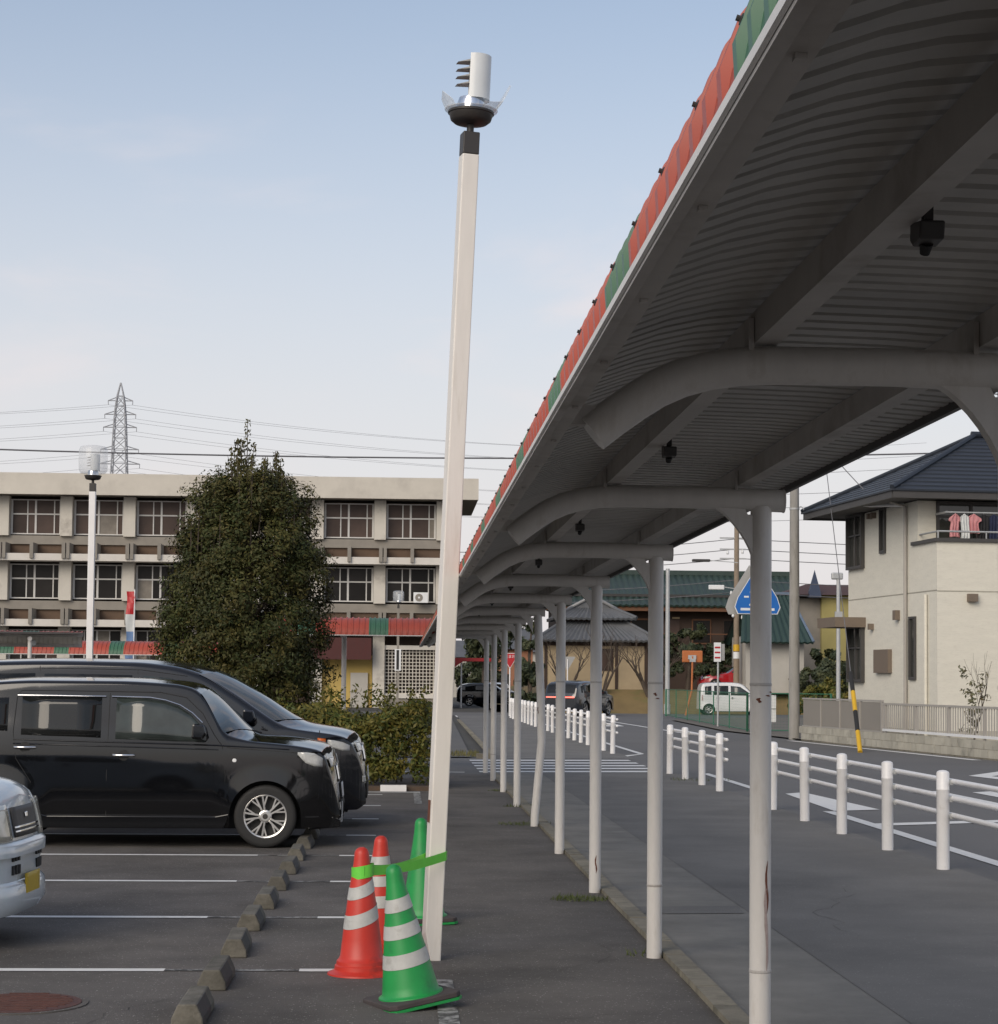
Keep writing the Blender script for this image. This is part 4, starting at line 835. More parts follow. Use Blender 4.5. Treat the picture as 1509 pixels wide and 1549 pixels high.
for k in range(46):
    a = rng.random() * 6.283; q = 1.05 * rng.random() ** .6; bz = interp([(0, 4.75), (.5, 4.6), (.8, 4.25), (1.05, 3.7)], q) ; hh = rng.uniform(.3, .72) * (1 - .25 * q)
    if k < 16: hh = rng.uniform(.6, .95); q *= .85
    bx, by = q * math.cos(a), q * math.sin(a); lean = rng.normal(0, .05, 2)
    sh.tube([(bx, by, bz - .35), (bx + lean[0], by + lean[1], bz + hh)], [.012, .005], 5)
    for j in range(int(hh * 85)):
        t = rng.random() ** .8; ang = rng.random() * 6.283; w_ = .07 * (1.1 - .5 * t)
        SP.append((bx + lean[0] * t + w_ * math.cos(ang), by + lean[1] * t + w_ * math.sin(ang), bz + hh * t)); SN.append((math.cos(ang), math.sin(ang), rng.uniform(-.5, 1)))
P_ = np.concatenate([P_, np.array(SP)]); N_ = np.concatenate([N_, np.array(SN)]); T_ = np.concatenate([T_, .3 + .6 * rng.random(len(SP))])
cw = link('crown', leaf_mesh('crown', P_, N_, .033, M_LEAF, T_), tr); cw['kind'] = 'stuff'
sh.build('shoots', M_BARK, tr)
# hedge at the end of the lot
struct('planting_bed', MB().box(-9, .5, 29.3, 31.9, -.02, .06), M_SOIL)
hg = thing('hedge', 'yellow-green clipped hedge growing beside the evergreen at the lot end', 'hedge', (0, 0, 0))
cs, rs_, pk = [], [], []
for k in range(1500):
    x = rng.uniform(-6.5, .36); yv = rng.uniform(29.62, 31.1); tz = 1.25 + .08 * math.sin(x * 2.3) + .06 * math.sin(x * 5.1 + 1)
    if rng.random() < .45: z = tz - .22 + rng.uniform(-.04, .1)
    else: z = rng.uniform(.2, tz - .2); yv = rng.choice([29.62 + rng.uniform(-.04, .12), yv], p=[.8, .2])
    if rng.random() < .13 and x > -1: x = .36 + rng.uniform(-.1, .05)
    cs.append((x, yv, z)); r_ = rng.uniform(.11, .22); rs_.append(r_); pk.append(int(75 * (r_ / .2) ** 2))
P_, N_, T_ = clumps(cs, rs_, pk, (-2, 31.6, .2))
ex = []
for k in range(70):
    x = rng.uniform(-3, .4); hh = rng.uniform(.1, .42); yv = rng.uniform(29.8, 31)
    for j in range(int(hh * 60)): ex.append((x + rng.normal(0, .035), yv + rng.normal(0, .03), 1.2 + hh * rng.random()))
P_ = np.concatenate([P_, np.array(ex)]); N_ = np.concatenate([N_, rng.normal(size=(len(ex), 3))]); T_ = np.concatenate([T_, rng.random(len(ex)) * .7])
o = link('foliage', leaf_mesh('foliage', P_, N_, .04, M_LEAFH, T_), hg); o['kind'] = 'stuff'
mb = MB()
for k in range(60):
    x = random.uniform(-8.5, .3); branch(mb, (x, random.uniform(29.9, 30.9), .0), (random.uniform(-.3, .3), random.uniform(-.3, .3), 1), .5, .018, 1)
mb.build('stems', M_BARK, hg)['kind'] = 'stuff'
for (x, hh) in ((-1.75, 1), (-1.05, 1), (-.28, 1), (-2.5, 1), (-3.2, 1)):
    o = link('kerb_block', MB().box(0, .38, -.06, .06, 0, .09).mesh('kerb_block', M_SIGNB if x == -1.05 else M_WHITEPOST), None, (x, 29.2, 0)); tag(o, 'white painted kerb block along the foot of the hedge' if x != -1.05 else 'bare grey kerb block among the white ones below the hedge', 'kerb block', 'kerb blocks below the hedge')
def blob_tree(name, label, loc, blobs, mt, size=.1, per=150, trunk_h=1.5, group=None):
    t = thing(name, label, 'tree', loc, 0, group)
    mb = MB().tube([(0, 0, -.1), (.1, 0, trunk_h * .6), (0, .1, trunk_h)], [.14, .1, .07], 8)
    cs, rs_, pk = [], [], []
    for (x, yv, z, rx, rz_) in blobs:
        mb.tube([(0, .05, trunk_h * .7), (x * .6, yv * .6, z - rz_ * .6), (x, yv, z)], [.06, .045, .02], 6)
        for k in range(int(14 * rx)):
            d = rng.normal(size=3); d /= np.linalg.norm(d); cs.append((x + d[0] * rx * .8, yv + d[1] * rx * .8, z + d[2] * rz_ * .75)); rs_.append(min(rx, rz_) * rng.uniform(.4, .6)); pk.append(per)
    mb.build('trunk', M_BARK, t)
    p, n_, tt = clumps(cs, rs_, pk, (0, 0, trunk_h)); o = link('crown', leaf_mesh('crown', p, n_, size, mt, tt), t); o['kind'] = 'stuff'; return t

# ------------------------------------------------------------------ school
sc = thing('school_building', 'three storey concrete school with ribbon windows and a deep blank parapet', 'building', (0, 115, 0))
X0, XE, BP = -33.97, 2.6, 3.6
pil = [-1.63 + BP * k for k in range(-9, 2)]
MB().box(X0, 4.35, -1.5, -1.1, 11.98, 13.2).build('parapet', M_FASCIA, sc)
MB().box(X0, 4.35, -1.1, 10, 12.02, 12.3).build('roof_slab', M_GREYC, sc)
MB().box(3.95, 4.35, -1.1, 10, 12.3, 13.2).build('parapet_return', M_FASCIA, sc)
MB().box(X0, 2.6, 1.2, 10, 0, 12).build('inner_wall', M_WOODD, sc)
MB().box(2.6, 2.9, 0, 10, 0, 12).build('end_wall', M_GREYC, sc)
pm = {}
def wmesh(wd_, ht, kind, mull, tr_z):
    key = (round(wd_, 2), round(ht, 2), kind)
    if key in pm: return pm[key]
    mb = MB(); xs = [0] + [wd_ * m_ for m_ in mull] + [wd_]
    mb.box(0, wd_, -.05, .03, 0, .07).box(0, wd_, -.05, .03, ht - .06, ht)
    for i, x in enumerate(xs):
        hwid = .055 if i in (0, 2, len(xs) - 1) else .032
        x_ = min(max(x, hwid), wd_ - hwid); mb.box(x_ - hwid, x_ + hwid, -.048, .028, .07, ht - .06)
    if tr_z: mb.box(.01, wd_ - .01, -.052, .02, ht * tr_z - .04, ht * tr_z + .04)
    fr = mb.mesh('window', M_ALU); panes = []
    zs = [.07, ht * tr_z - .04, ht * tr_z + .04, ht - .06] if tr_z else [.07, ht - .06]
    for i in range(len(xs) - 1):
        for j in range(0, len(zs), 2): panes.append(MB().box(xs[i] + .03, xs[i + 1] - .03, 0, .012, zs[j], zs[j + 1]))
    pm[key] = (fr, panes); return pm[key]
def school_window(x, z, wd_, ht, kind, mull, tr_z, pmats):
    fr, panes = wmesh(wd_, ht, kind, mull, tr_z); w_ = link('window', fr, sc, (x, .25, z))
    for i, p in enumerate(panes): p.build('pane', random.choice(pmats), w_)
MUL = (.33, .49, .86)
for fl_, (zb_, zt_) in enumerate(((9.8, 11.95), (6.1, 8.22), (2.4, 4.45))):
    for i, px in enumerate(pil[:-1]):
        xa, xb = px + .68, px + BP
        right_ground = fl_ == 2 and px > -5.5
        if not right_ground:
            school_window(xa + .02, zb_, xb - xa - .04, zt_ - zb_ - .12, fl_, MUL if fl_ < 2 else (.25, .5, .75), .58, [M_PANEB] * 9 + [M_PANEC] if fl_ == 0 else ([M_PANED, M_PANED, M_PANED, M_PANEO] if px > -9 and px < -3 else [M_PANED] * 10 + [M_PANEB, M_PANEC]))
    for px in pil:
        if px < XE: MB().box(px, px + .68, -.35, .3, (zb_ - .1) if fl_ < 2 else 0, zt_ + .03).build('pillar', M_PILLAR, sc)
for zs in (8.22, 4.48):
    MB().box(X0, 2.62, -1.35, .2, zs, zs + .4).build('balcony_slab', M_SLAB, sc)
    MB().box(X0, 2.6, .05, .35, zs + .4, zs + 1.0).build('spandrel', M_BROWN, sc)
    MB().box(X0, 2.6, -.1, .3, zs + 1.0, zs + 1.5).build('sill_beam', M_GREYC, sc)
    for k in range(41):
        px = X0 + .35 + k * .9
        if (k % 4) in (0, 2) and px < 2.5:
            MB().box(px - .1, px + .1, -1.5, -.1, zs + .12, zs + 1.02).build('bracket', M_GREYC, sc)
            if k % 4 == 0: MB().box(px + .16, px + .34, -1.5, -.1, zs + .12, zs + 1.02).build('bracket', M_GREYC, sc)
for k, (x, z) in enumerate(((-8.3, 5.0), (1.1, 6.05))):
    a = thing('air_conditioner', ['white air conditioner unit on the school balcony near the flag', 'white air conditioner unit on the school wall right of the dark lamp post'][k], 'air conditioner', (x, 114.0 if k == 0 else 114.3, z), 0, 'air conditioners on the school')
    MB().box(-.42, .42, -.15, .15, 0, .6).build('case', M_SIGNW, a, bevel=.02); MB().lathe([(.22, -.17), (.22, -.155)], 20, (-.1, 0, .3), axis='y').build('fan', M_GREYC, a); MB().lathe([(.06, -.185), (.06, -.172)], 12, (-.1, 0, .3), axis='y').build('hub', M_SIGNW, a)
# ground floor: yellow wall, maroon awning board, perforated block screen
MB().box(-4.6, -1.66, .1, .3, 0, 3.0).build('yellow_wall', M_YELLOW, sc)
MB().box(-5.2, -1.7, -1.2, -1.0, 2.75, 4.0).build('maroon_board', M_MAROON, sc)
MB().box(-2.9, -1.9, -.1, .05, 0, 2.0).build('white_door', M_FARW, sc)
for z, mt_ in ((3.35, M_SLAB), (.55, M_SLAB)): MB().box(-.95, 2.6, -.2, .3, z, z + .25).build('screen_beam', mt_, sc)
MB().box(-.95, 2.6, .5, .7, 0, 3.4).build('screen_back', M_WOODD, sc); MB().box(-.95, 2.6, -.1, .4, 0, .55).build('screen_base', M_GREYC, sc)
for k in range(18): MB().box(-.94 + k * .2, -.89 + k * .2, 0, .18, .8, 3.35).build('screen_upright', M_PILLAR, sc)
for k in range(13): MB().box(-.95, 2.6, .01, .17, .8 + k * .2, .85 + k * .2).build('screen_rail', M_PILLAR, sc)
# flag
fg = thing('banner_flag', 'tall narrow red white and blue banner flag in front of the school', 'flag', (-7.3, 54, 0)); MB().tube([(.09, 0, 0), (.09, 0, 4.0)], .018, 8).build('pole', M_SIGNW, fg)
mb = MB(); rows = []
for k in range(13):
    z = 3.95 - k * .155; rows.append([(-.13 + .02 * math.sin(k) + i * .055, .02 * math.sin(k * .8 + i), z) for i in range(5)])
mb.grid(rows); mb.m = [0 if (i // 4) < 4 else (1 if (i // 4) < 7 else 2) for i in range(len(mb.f))]
mb.build('cloth', [M_SIGNR, M_CWHITE, mat('flag_blue', (.12, .2, .36), .8)], fg, fix=False)

# ------------------------------------------------------------------ guard rails
def guard_rail(label, ys):
    t = thing('guard_rail', label, 'guard rail', (4.81, 0, 0), 0, 'white pipe guard rails along the pavement')
    pmesh = MB().lathe([(.057, -.03), (.057, .7), (.0585, .702), (.0585, .708), (.057, .71), (.057, .845), (.052, .86), (.03, .872), (.005, .875)], 20).mesh('post', M_WHITEPOST, 40)
    hm = MB().box(.04, .075, -.03, .03, -.018, .018).box(.055, .095, -.04, -.022, -.03, .0).mesh('rail_clamp', M_GALV)
    for yy in ys:
        p = link('post', pmesh, t, (0, yy, 0), random.uniform(0, 6)); p.rotation_euler = (random.uniform(-.012, .012), random.uniform(-.012, .012), 0)
        for z in (.775, .625, .475): link('rail_clamp', hm, p, (0, 0, z))
    for z in (.775, .625, .475):
        MB().tube([(.088, ys[0] - .13, z), (.088, ys[0] - .12, z), (.088, ys[-1] + .12, z), (.088, ys[-1] + .13, z)], [.012, .0245, .0245, .012], 12).build('rail', M_WHITEPOST, t, smooth=50)
    return t
guard_rail('white pipe guard rail running beside the wedge-shaped road marking', [13.4, 15.4, 17.43, 19.43, 21.47, 23.45, 25.5])
guard_rail('short white pipe guard rail of four posts just before the zebra crossing', [29.75, 31.5, 33.35, 35.3])
guard_rail('long white pipe guard rail of many posts beyond the zebra crossing', [44.85 + 1.98 * k for k in range(22)])

# ------------------------------------------------------------------ signs and poles
sg = thing('crossing_sign', 'blue five-sided pedestrian crossing sign standing behind a white walkway column', 'road sign', (5.14, 28.5, 0))
MB().tube([(0, 0, 0), (0, 0, 3.25)], .03, 12).build('post', M_GALV, sg, smooth=40)
pen = [(-.3, 2.62), (.3, 2.62), (.345, 2.72), (.3, 2.86), (0, 3.34), (-.3, 2.86), (-.345, 2.72)]
def scale_poly(p, f, c=(0, 2.88)): return [(c[0] + (x - c[0]) * f, c[1] + (z - c[1]) * f) for x, z in p]
for (nm, rz_, yo) in (('panel', R(4), -.045), ('rear_panel', R(176), .05)):
    pl = MB().prism(pen, -.01, .01).build(nm, M_SIGNB, sg, loc=(-.0 if nm == 'panel' else -.1, yo, 0), rz=rz_)
    MB().prism(scale_poly(pen, .985), -.0135, -.0105).build('border', M_SIGNW, pl); MB().prism(scale_poly(pen, .95), -.0165, -.014).build('blue_field', M_BLUE, pl)
    for (a, b, c, d) in ((-.25, .25, 2.675, 2.71), (-.2, -.13, 2.86, 2.885), (.13, .2, 2.82, 2.845)): MB().box(a, b, -.0195, -.017, c, d).build('white_bar', M_SIGNW, pl)
    fig = MB(); fig.lathe([(.035, -.0195), (.035, -.017)], 14, (-.0, 0, 3.06), axis='y'); 
    for (a, b, w_) in (((0, 3.02), (-.02, 2.88), .05), ((0, 3.0), (-.11, 2.93), .03), ((0, 3.0), (.09, 2.92), .03), ((-.02, 2.88), (-.11, 2.74), .04), ((-.02, 2.88), (.08, 2.76), .04)):
        fig.bar((a[0], -.018, a[1]), (b[0], -.018, b[1]), .0025, w_)
    fig.build('walking_figure', M_SIGNW, pl)
def tri_sign(label, loc, rz_, text):
    t = thing('stop_sign', label, 'road sign', loc, rz_); MB().tube([(0, .04, 0), (0, .04, 2.75)], .032, 10).build('post', M_WHITEPOST, t, smooth=40)
    tri = [(-.4, 2.85), (-.36, 2.89), (.36, 2.89), (.4, 2.85), (.03, 2.2), (-.03, 2.2)]
    pl = MB().prism(tri, -.01, .005).build('panel', M_SIGNB, t); c = (0, 2.63)
    MB().prism(scale_poly(tri, .98, c), -.014, -.0105).build('border', M_SIGNW, pl); MB().prism(scale_poly(tri, .9, c), -.018, -.0145).build('red_field', M_SIGNR, pl)
    cu = bpy.data.curves.new('lettering', 'FONT'); cu.body = text; cu.align_x = 'CENTER'; cu.size = .17; cu.extrude = .001
    tmp = bpy.data.objects.new('lettering', cu); col.objects.link(tmp); dg = bpy.context.evaluated_depsgraph_get(); me = bpy.data.meshes.new_from_object(tmp.evaluated_get(dg)); bpy.data.objects.remove(tmp)
    me.materials.clear(); me.materials.append(M_SIGNW); lo = link('lettering', me, pl, (0, -.0205, 2.67)); lo.rotation_euler = (R(90), 0, 0)
    return t
tri_sign('red triangular stop sign with white lettering on a white post at the rail end', (5.0, 91, 0), R(2), '止まれ')
tri_sign('stop sign showing its grey back above the driving utility car', (8.6, 102.3, 0), R(178), '止まれ')
def pole(name, label, loc, ht, r0, r1, mt, cat='pole', n=14):
    t = thing(name, label, cat, loc); MB().tube([(0, 0, -.1), (0, 0, ht)], [r0, r1], n).build('shaft', mt, t, smooth=40); return t
cp = pole('utility_pole', 'stout grey concrete utility pole beside the beige house wall', (11.47, 57.45, 0), 11, .165, .12, M_POLE, 'utility pole')
for z in (6.7, 8.6): MB().lathe([(.15, z), (.15, z + .05)], 16).build('band', M_GALV, cp)
MB().tube([(0, 0, 6.75), (.2, 0, 6.8), (.28, 0, 6.7)], .012, 6).build('hook', M_GALV, cp)
up_ = pole('utility_pole', 'brown weathered utility pole with cable clamps behind the white wagon', (17.85, 105, 0), 12, .17, .12, M_POLEB, 'utility pole')
for z in (8.2, 8.7, 9.3): MB().box(-.9, .5, -.06, .06, z, z + .07).build('crossarm', M_GALV, up_)
for (z, mt_) in ((3.3, M_YEL), (2.9, M_SIGNW)): MB().lathe([(.175, z), (.175, z + .35)], 14).build('marker_band', mt_, up_)
for (x, z) in ((-.5, 8.45), (.3, 8.5), (-.3, 6.3), (.25, 5.6), (.3, 5.0), (-.2, 5.1)): MB().lathe([(.05, 0), (.08, .06), (.05, .2)], 10, (x, -.1, z)).build('insulator', M_SIGNW, up_)
lt = thing('street_light', 'white tube street light fixed in front of the green roof', 'street light', (17.85, 104.7, 0)); MB().box(-1.55, -.72, -.12, .1, 6.55, 6.8).build('housing', M_SIGNW, lt, bevel=.04); MB().bar((-.75, 0, 6.7), (0, 0, 6.6), .04, .04).build('arm', M_GALV, lt)
lt = thing('street_light', 'dark flat street light hanging against the sky left of the brown pole', 'street light', (17.85, 104.6, 0)); MB().box(-2.45, -1.5, -.15, .12, 8.02, 8.16).build('housing', M_DARK, lt, bevel=.03); MB().bar((-1.55, 0, 8.1), (0, 0, 8.0), .04, .04).build('arm', M_GALV, lt)
gp = pole('steel_pole', 'slim galvanised steel pole at the field edge left of the orange mirror', (13.55, 100.5, 0), 7.4, .13, .1, M_GALV); MB().lathe([(.17, 0), (.17, .5)], 12).build('base', M_GALV, gp)
gp = pole('lantern_pole', 'grey pole with a forked lantern head between yellow and beige houses', (19.0, 85.5, 0), 6.2, .1, .08, M_GALV); MB().box(-.3, .2, -.1, .1, 6.15, 6.45).build('lantern', M_GALV, gp, bevel=.05); MB().box(-.16, .16, -.13, .0, 4.4, 4.75).build('control_box', M_GALV, gp)
mr_ = thing('traffic_mirror', 'orange traffic mirror seen from behind on a bent orange post', 'traffic mirror', (14.15, 97, 0)); MB().tube([(-.16, 0, 0), (-.02, 0, .6), (.14, 0, 1.2), (.17, 0, 2.9)], .05, 10).build('post', M_ORANGE, mr_, smooth=40)
MB().box(-.33, .68, .05, .16, 2.6, 3.18).build('hood', M_ORANGE, mr_, bevel=.04); MB().box(-.05, .35, -.03, .05, 2.75, 2.95).build('clamp', M_GALV, mr_); MB().box(.02, .32, -.06, -.03, 2.62, 2.78).build('bracket', M_GALV, mr_)
ps = thing('parking_sign', 'small white notice sign with red marks on a slim grey post', 'road sign', (11.55, 71.9, .03)); MB().tube([(0, 0, 0), (0, 0, 3.05)], .035, 10).build('post', M_GALV, ps, smooth=40)
b = MB().box(-.16, .1, -.06, -.03, 2.35, 3.05).build('panel', M_SIGNW, ps); 
for z in (2.47, 2.66, 2.84): MB().box(-.13, .07, -.068, -.061, z, z + .06).build('red_mark', M_SIGNR, b)
MB().box(.12, .24, -.02, .2, 2.4, 3.0).build('side_panel', M_SIGNB, ps)
gw = thing('guy_guard', 'yellow and black striped guy wire guard leaning by the block wall', 'guy wire guard', (10.95, 46.9, 0)); d0 = Vector((0, 0, 0)); d1 = Vector((.32, 2.4, 1.9)); 
for k in range(4): MB().tube([d0.lerp(d1, k / 4), d0.lerp(d1, (k + 1) / 4)], .058 if k % 2 == 0 else .055, 12).build('sleeve', M_YEL if k % 2 == 0 else M_BLACK, gw, smooth=40)
MB().tube([d1, d0.lerp(d1, 4.5)], .012, 5).build('wire', M_WIRE, gw)

# ------------------------------------------------------------------ beige house and its fence
A = R(6.05); hs = thing('beige_house', 'beige two storey house with dark blue tiled hip roof and corner balcony', 'house', (13.66, 50, 0), A)
MB().box(0, 9, 1.35, 6.9, .2, 6.45).build('wall', M_HWALL, hs); MB().box(0, 9, 0, 1.35, .2, 5.28).build('balcony_wall', M_HWALL, hs)
MB().box(-.02, 9.02, -.02, 6.92, 0, .45).build('foundation', M_BLOCK, hs)
MB().box(-.07, 9.07, -.07, .12, 5.28, 5.37).build('balcony_cap', M_HDARK, hs); MB().box(-.07, .12, .12, 1.7, 5.28, 5.37).build('balcony_cap', M_HDARK, hs)
MB().tube([(.05, .05, 5.55), (9, .05, 5.55)], .025, 8).build('balcony_rail', M_GALV, hs); MB().tube([(.05, .05, 5.55), (.05, 1.35, 5.55)], .025, 8).build('balcony_rail', M_GALV, hs)
for k in range(7): MB().tube([(.05 + k * 1.3, .05, 5.3), (.05 + k * 1.3, .05, 5.55)], .018, 6).build('rail_post', M_GALV, hs)
for z in (4.02,): MB().box(-.006, .0, 0, 6.9, z, z + .03).build('joint', M_BLOCK, hs); MB().box(0, 9, -.006, 0, 4.0, 4.03).build('joint', M_BLOCK, hs)
def h_window(v0, v1, z0, z1, parts=1, deep=.06):
    f = MB().box(-deep, .01, v0 - .06, v1 + .06, z0 - .08, z0).box(-deep, .01, v0 - .06, v1 + .06, z1, z1 + .06).box(-deep, .01, v0 - .06, v0, z0, z1).box(-deep, .01, v1, v1 + .06, z0, z1)
    if parts > 1: f.box(-deep * .6, .01, (v0 + v1) / 2 - .03, (v0 + v1) / 2 + .03, z0, z1).box(-deep * .6, .01, v0, v1, (z0 + z1) / 2 + .15, (z0 + z1) / 2 + .19)
    o = f.build('window', M_HDARK, hs); MB().box(-.012, .0, v0, v1, z0, z1).build('pane', M_HGLASS, o)
h_window(5.55, 6.75, 4.98, 6.4, 2, .12); h_window(3.8, 4.12, 5.3, 6.42); h_window(5.55, 6.7, 1.75, 3.2, 2, .12); h_window(1.52, 1.86, 1.82, 3.35)
MB().box(-.9, .0, 5.4, 7.0, 3.22, 3.5).build('porch_canopy', M_BROWNBOX, hs); MB().box(-.12, 0, 3.3, 4.45, 1.93, 2.57).build('meter_box', M_BROWNBOX, hs)
for (v, z, sz) in ((4.8, 3.2, .13), (2.78, 3.45, .2), (4.9, 6.3, .12), (4.6, 6.3, .12)): MB().box(-.14, 0, v - sz / 2, v + sz / 2, z - sz / 2, z + sz * .8).build('vent_hood', M_BROWNBOX, hs)
MB().box(.8, 1.05, -.14, 0, 3.75, 3.95).build('vent_hood', M_BROWNBOX, hs)
MB().tube([(-.07, 2.1, .3), (-.07, 2.1, 6.35), (-.5, 2.1, 6.48)], .05, 8).build('downpipe', M_FALU, hs); MB().tube([(-.06, .65, .3), (-.06, .65, 3.95)], .045, 8).build('downpipe', M_HWALL, hs)
MB().tube([(-.95, 3.6, 6.56), (-.5, 3.6, 6.5), (-.1, 2.15, 6.4)], .05, 8).build('downpipe', M_SIGNW, hs)
f = MB().box(.5, .58, 1.3, 1.36, 5.3, 6.42).box(1.42, 1.5, 1.3, 1.36, 5.3, 6.42).box(2.4, 2.48, 1.3, 1.36, 5.3, 6.42).box(.5, 2.48, 1.29, 1.35, 6.36, 6.44).box(.5, 2.48, 1.295, 1.35, 6.02, 6.08).build('window', M_HDARK, hs); MB().box(.55, 2.44, 1.335, 1.35, 5.3, 6.4).build('pane', M_HGLASS, f)
MB().box(.45, 2.6, .55, .6, 6.08, 6.11).build('clothes_rail', M_GALV, hs); MB().box(.48, .51, .55, 1.35, 6.07, 6.12).build('rail_bracket', M_GALV, hs); MB().box(2.55, 2.58, .55, 1.35, 6.07, 6.12).build('rail_bracket', M_GALV, hs)
EV = (-1.0, 9.8, .4, 7.85); EZ = 6.62
MB().box(EV[0], EV[1], EV[2], EV[3], EZ - .14, EZ - .08).build('soffit', M_SOFFIT, hs)
for (a, b, c, d) in ((EV[0] - .04, EV[1], EV[2] - .06, EV[2]), (EV[0] - .04, EV[1], EV[3], EV[3] + .06), (EV[0] - .06, EV[0], EV[2], EV[3]), (EV[1], EV[1] + .06, EV[2], EV[3])): MB().box(a, b, c, d, EZ - .2, EZ + .03).build('fascia', M_HDARK, hs)
nC = 14; pitch = .5; hd = (EV[3] - EV[2]) / 2
for k in range(nC):
    i0 = hd * k / nC - .1; i1 = hd * (k + 1) / nC + .02; z0 = EZ + .05 + i0 * pitch; z1 = EZ + .05 + i1 * pitch; zz = .03
    x0, x1, y0, y1 = EV[0] + i0, EV[1] - i0, EV[2] + i0, EV[3] - i0; X0_, X1_, Y0_, Y1_ = EV[0] + i1, EV[1] - i1, EV[2] + i1, EV[3] - i1
    lo, hi = z0 + zz, z1 - .012
    for q in ([(x0, y0), (x1, y0), (X1_, Y0_), (X0_, Y0_)], [(x1, y0), (x1, y1), (X1_, Y1_), (X1_, Y0_)], [(x1, y1), (x0, y1), (X0_, Y1_), (X1_, Y1_)], [(x0, y1), (x0, y0), (X0_, Y0_), (X0_, Y1_)]):
        MB().add([(q[0][0], q[0][1], lo), (q[1][0], q[1][1], lo), (q[2][0], q[2][1], hi), (q[3][0], q[3][1], hi), (q[0][0], q[0][1], lo - .05), (q[1][0], q[1][1], lo - .05), (q[2][0], q[2][1], hi - .05), (q[3][0], q[3][1], hi - .05)],
                 [(0, 1, 2, 3), (7, 6, 5, 4), (0, 4, 5, 1), (1, 5, 6, 2), (2, 6, 7, 3), (3, 7, 4, 0)]).build('tile_course', M_HROOF, hs)
for (a, b) in (((EV[0], EV[2]), (1, 1)), ((EV[0], EV[3]), (1, -1)), ((EV[1], EV[2]), (-1, 1)), ((EV[1], EV[3]), (-1, -1))):
    MB().tube([(a[0] - .08 * b[0], a[1] - .08 * b[1], EZ + .06), (a[0] + b[0] * hd, a[1] + b[1] * hd, EZ + .1 + hd * pitch)], .07, 8).build('hip_cap', M_HROOF, hs)
MB().tube([(EV[0] + hd - .1, EV[2] + hd, EZ + .12 + hd * pitch), (EV[1] - hd + .1, EV[2] + hd, EZ + .12 + hd * pitch)], .09, 8).build('ridge_cap', M_HROOF, hs)
def garment(label, u, wd_, ln, mt, sleeves=True):
    o = thing('garment', label, 'laundry', hs.matrix_basis @ Vector((0, 0, 0)) if False else (13.66 + u * math.cos(A) - .575 * math.sin(A), 50 + u * math.sin(A) + .575 * math.cos(A), 6.06), A + random.uniform(-.3, .3), 'laundry on the balcony')
    prof_ = [(0, .12), (.04, .55), (.1, 1.0), (.2, 1.5 if sleeves else 1.0), (.3, 1.55 if sleeves else 1.0), (.34, .98), (.6, 1.0), (1, 1.08)]; ph = random.uniform(0, 6); rows = []
    for q in range(19):
        t = q / 18; z = -t * ln; w2 = wd_ / 2 * (interp(prof_, t * ln / .6) if t * ln < .34 else interp(prof_, t)); rows.append([(w2 * (c / 8 - 1) + .01 * math.sin(5 * t + ph), .028 * (.3 + t) * math.sin(c * 1.25 + ph + t * 1.5), z - .02 * abs(c / 8 - 1)) for c in range(17)])
    g_ = MB().grid(rows).build('cloth', mt, o, smooth=60, fix=False); sl = g_.modifiers.new('t', 'SOLIDIFY'); sl.thickness = .012
    MB().tube([(0, 0, -.02), (0, 0, .03)], .006, 5).build('hanger', M_GALV, o)
garment('pink shirt hung first on the balcony rail by the house corner', .72, .26, .6, M_PINK); garment('white top hung between two pink garments on the balcony', .98, .24, .66, M_CWHITE, False); garment('pink shirt hung beside the black trousers on the balcony', 1.22, .28, .5, M_PINK)
garment('black cloth hung beside the navy garment on the balcony', 1.5, .26, .72, M_CBLACK, False); garment('navy cloth hung beside the black one on the balcony', 1.78, .26, .74, M_NAVY, False); garment('pale pink shirt hung past the navy garment on the balcony', 2.05, .22, .55, M_PINK)
# block wall, panel fence, picket fence
bw = thing('block_wall', 'low concrete block wall at the road edge below the house fence', 'wall', (12.02, 51.0, 0), A)   # local y along the road, towards the camera negative
bm = MB().box(0, .13, 0, .385, 0, .185).mesh('concrete_block', M_BLOCK)
for r_ in range(2):
    for k in range(44):
        yy = -12 + k * .395 + (.2 if r_ else 0)
        link('concrete_block', bm, bw, (random.uniform(-.004, .004), yy, .02 + r_ * .192))
MB().box(.01, .12, -12, 5.4, -.02, .395).build('mortar_core', M_KERB, bw)
pf = thing('panel_fence', 'grey translucent panel fence on the block wall beside the concrete pole', 'fence', (12.02, 51.0, 0), A)
for k in range(4):
    y0 = -1.15 + k * 1.63; MB().box(.05, .07, y0 + .03, y0 + 1.6, .44, 1.16).build('fence_panel', M_FPANEL, pf); MB().box(.03, .1, y0 - .03, y0 + .03, .39, 1.22).build('post', M_FALU, pf)
MB().box(.035, .095, -1.2, 5.4, 1.17, 1.215).build('top_rail', M_FALU, pf); MB().box(.035, .095, -1.2, 5.4, .40, .435).build('bottom_rail', M_FALU, pf)
pk_ = thing('picket_fence', 'beige metal picket fence on the block wall in front of the balcony', 'fence', (12.02, 51.0, 0), A)
MB().box(.04, .09, -12, -1.25, 1.1, 1.15).build('top_rail', M_FALU, pk_); MB().box(.03, .1, -12, -1.25, .44, .5).build('bottom_rail', M_SIGNW, pk_)
pmk = MB().box(.055, .075, -.012, .012, .5, 1.1).mesh('picket', M_FALU)
for k in range(72): link('picket', pmk, pk_, (0, -11.95 + k * .148, 0))
for k in range(6): MB().box(.035, .095, -.03, .03, .4, 1.14).build('post', M_FALU, pk_, loc=(0, -11.9 + k * 2.1, 0))
spt = thing('sapling', 'thin pale sapling with few leaves behind the picket fence', 'tree', (13.5, 46.3, .05)); mb = MB()
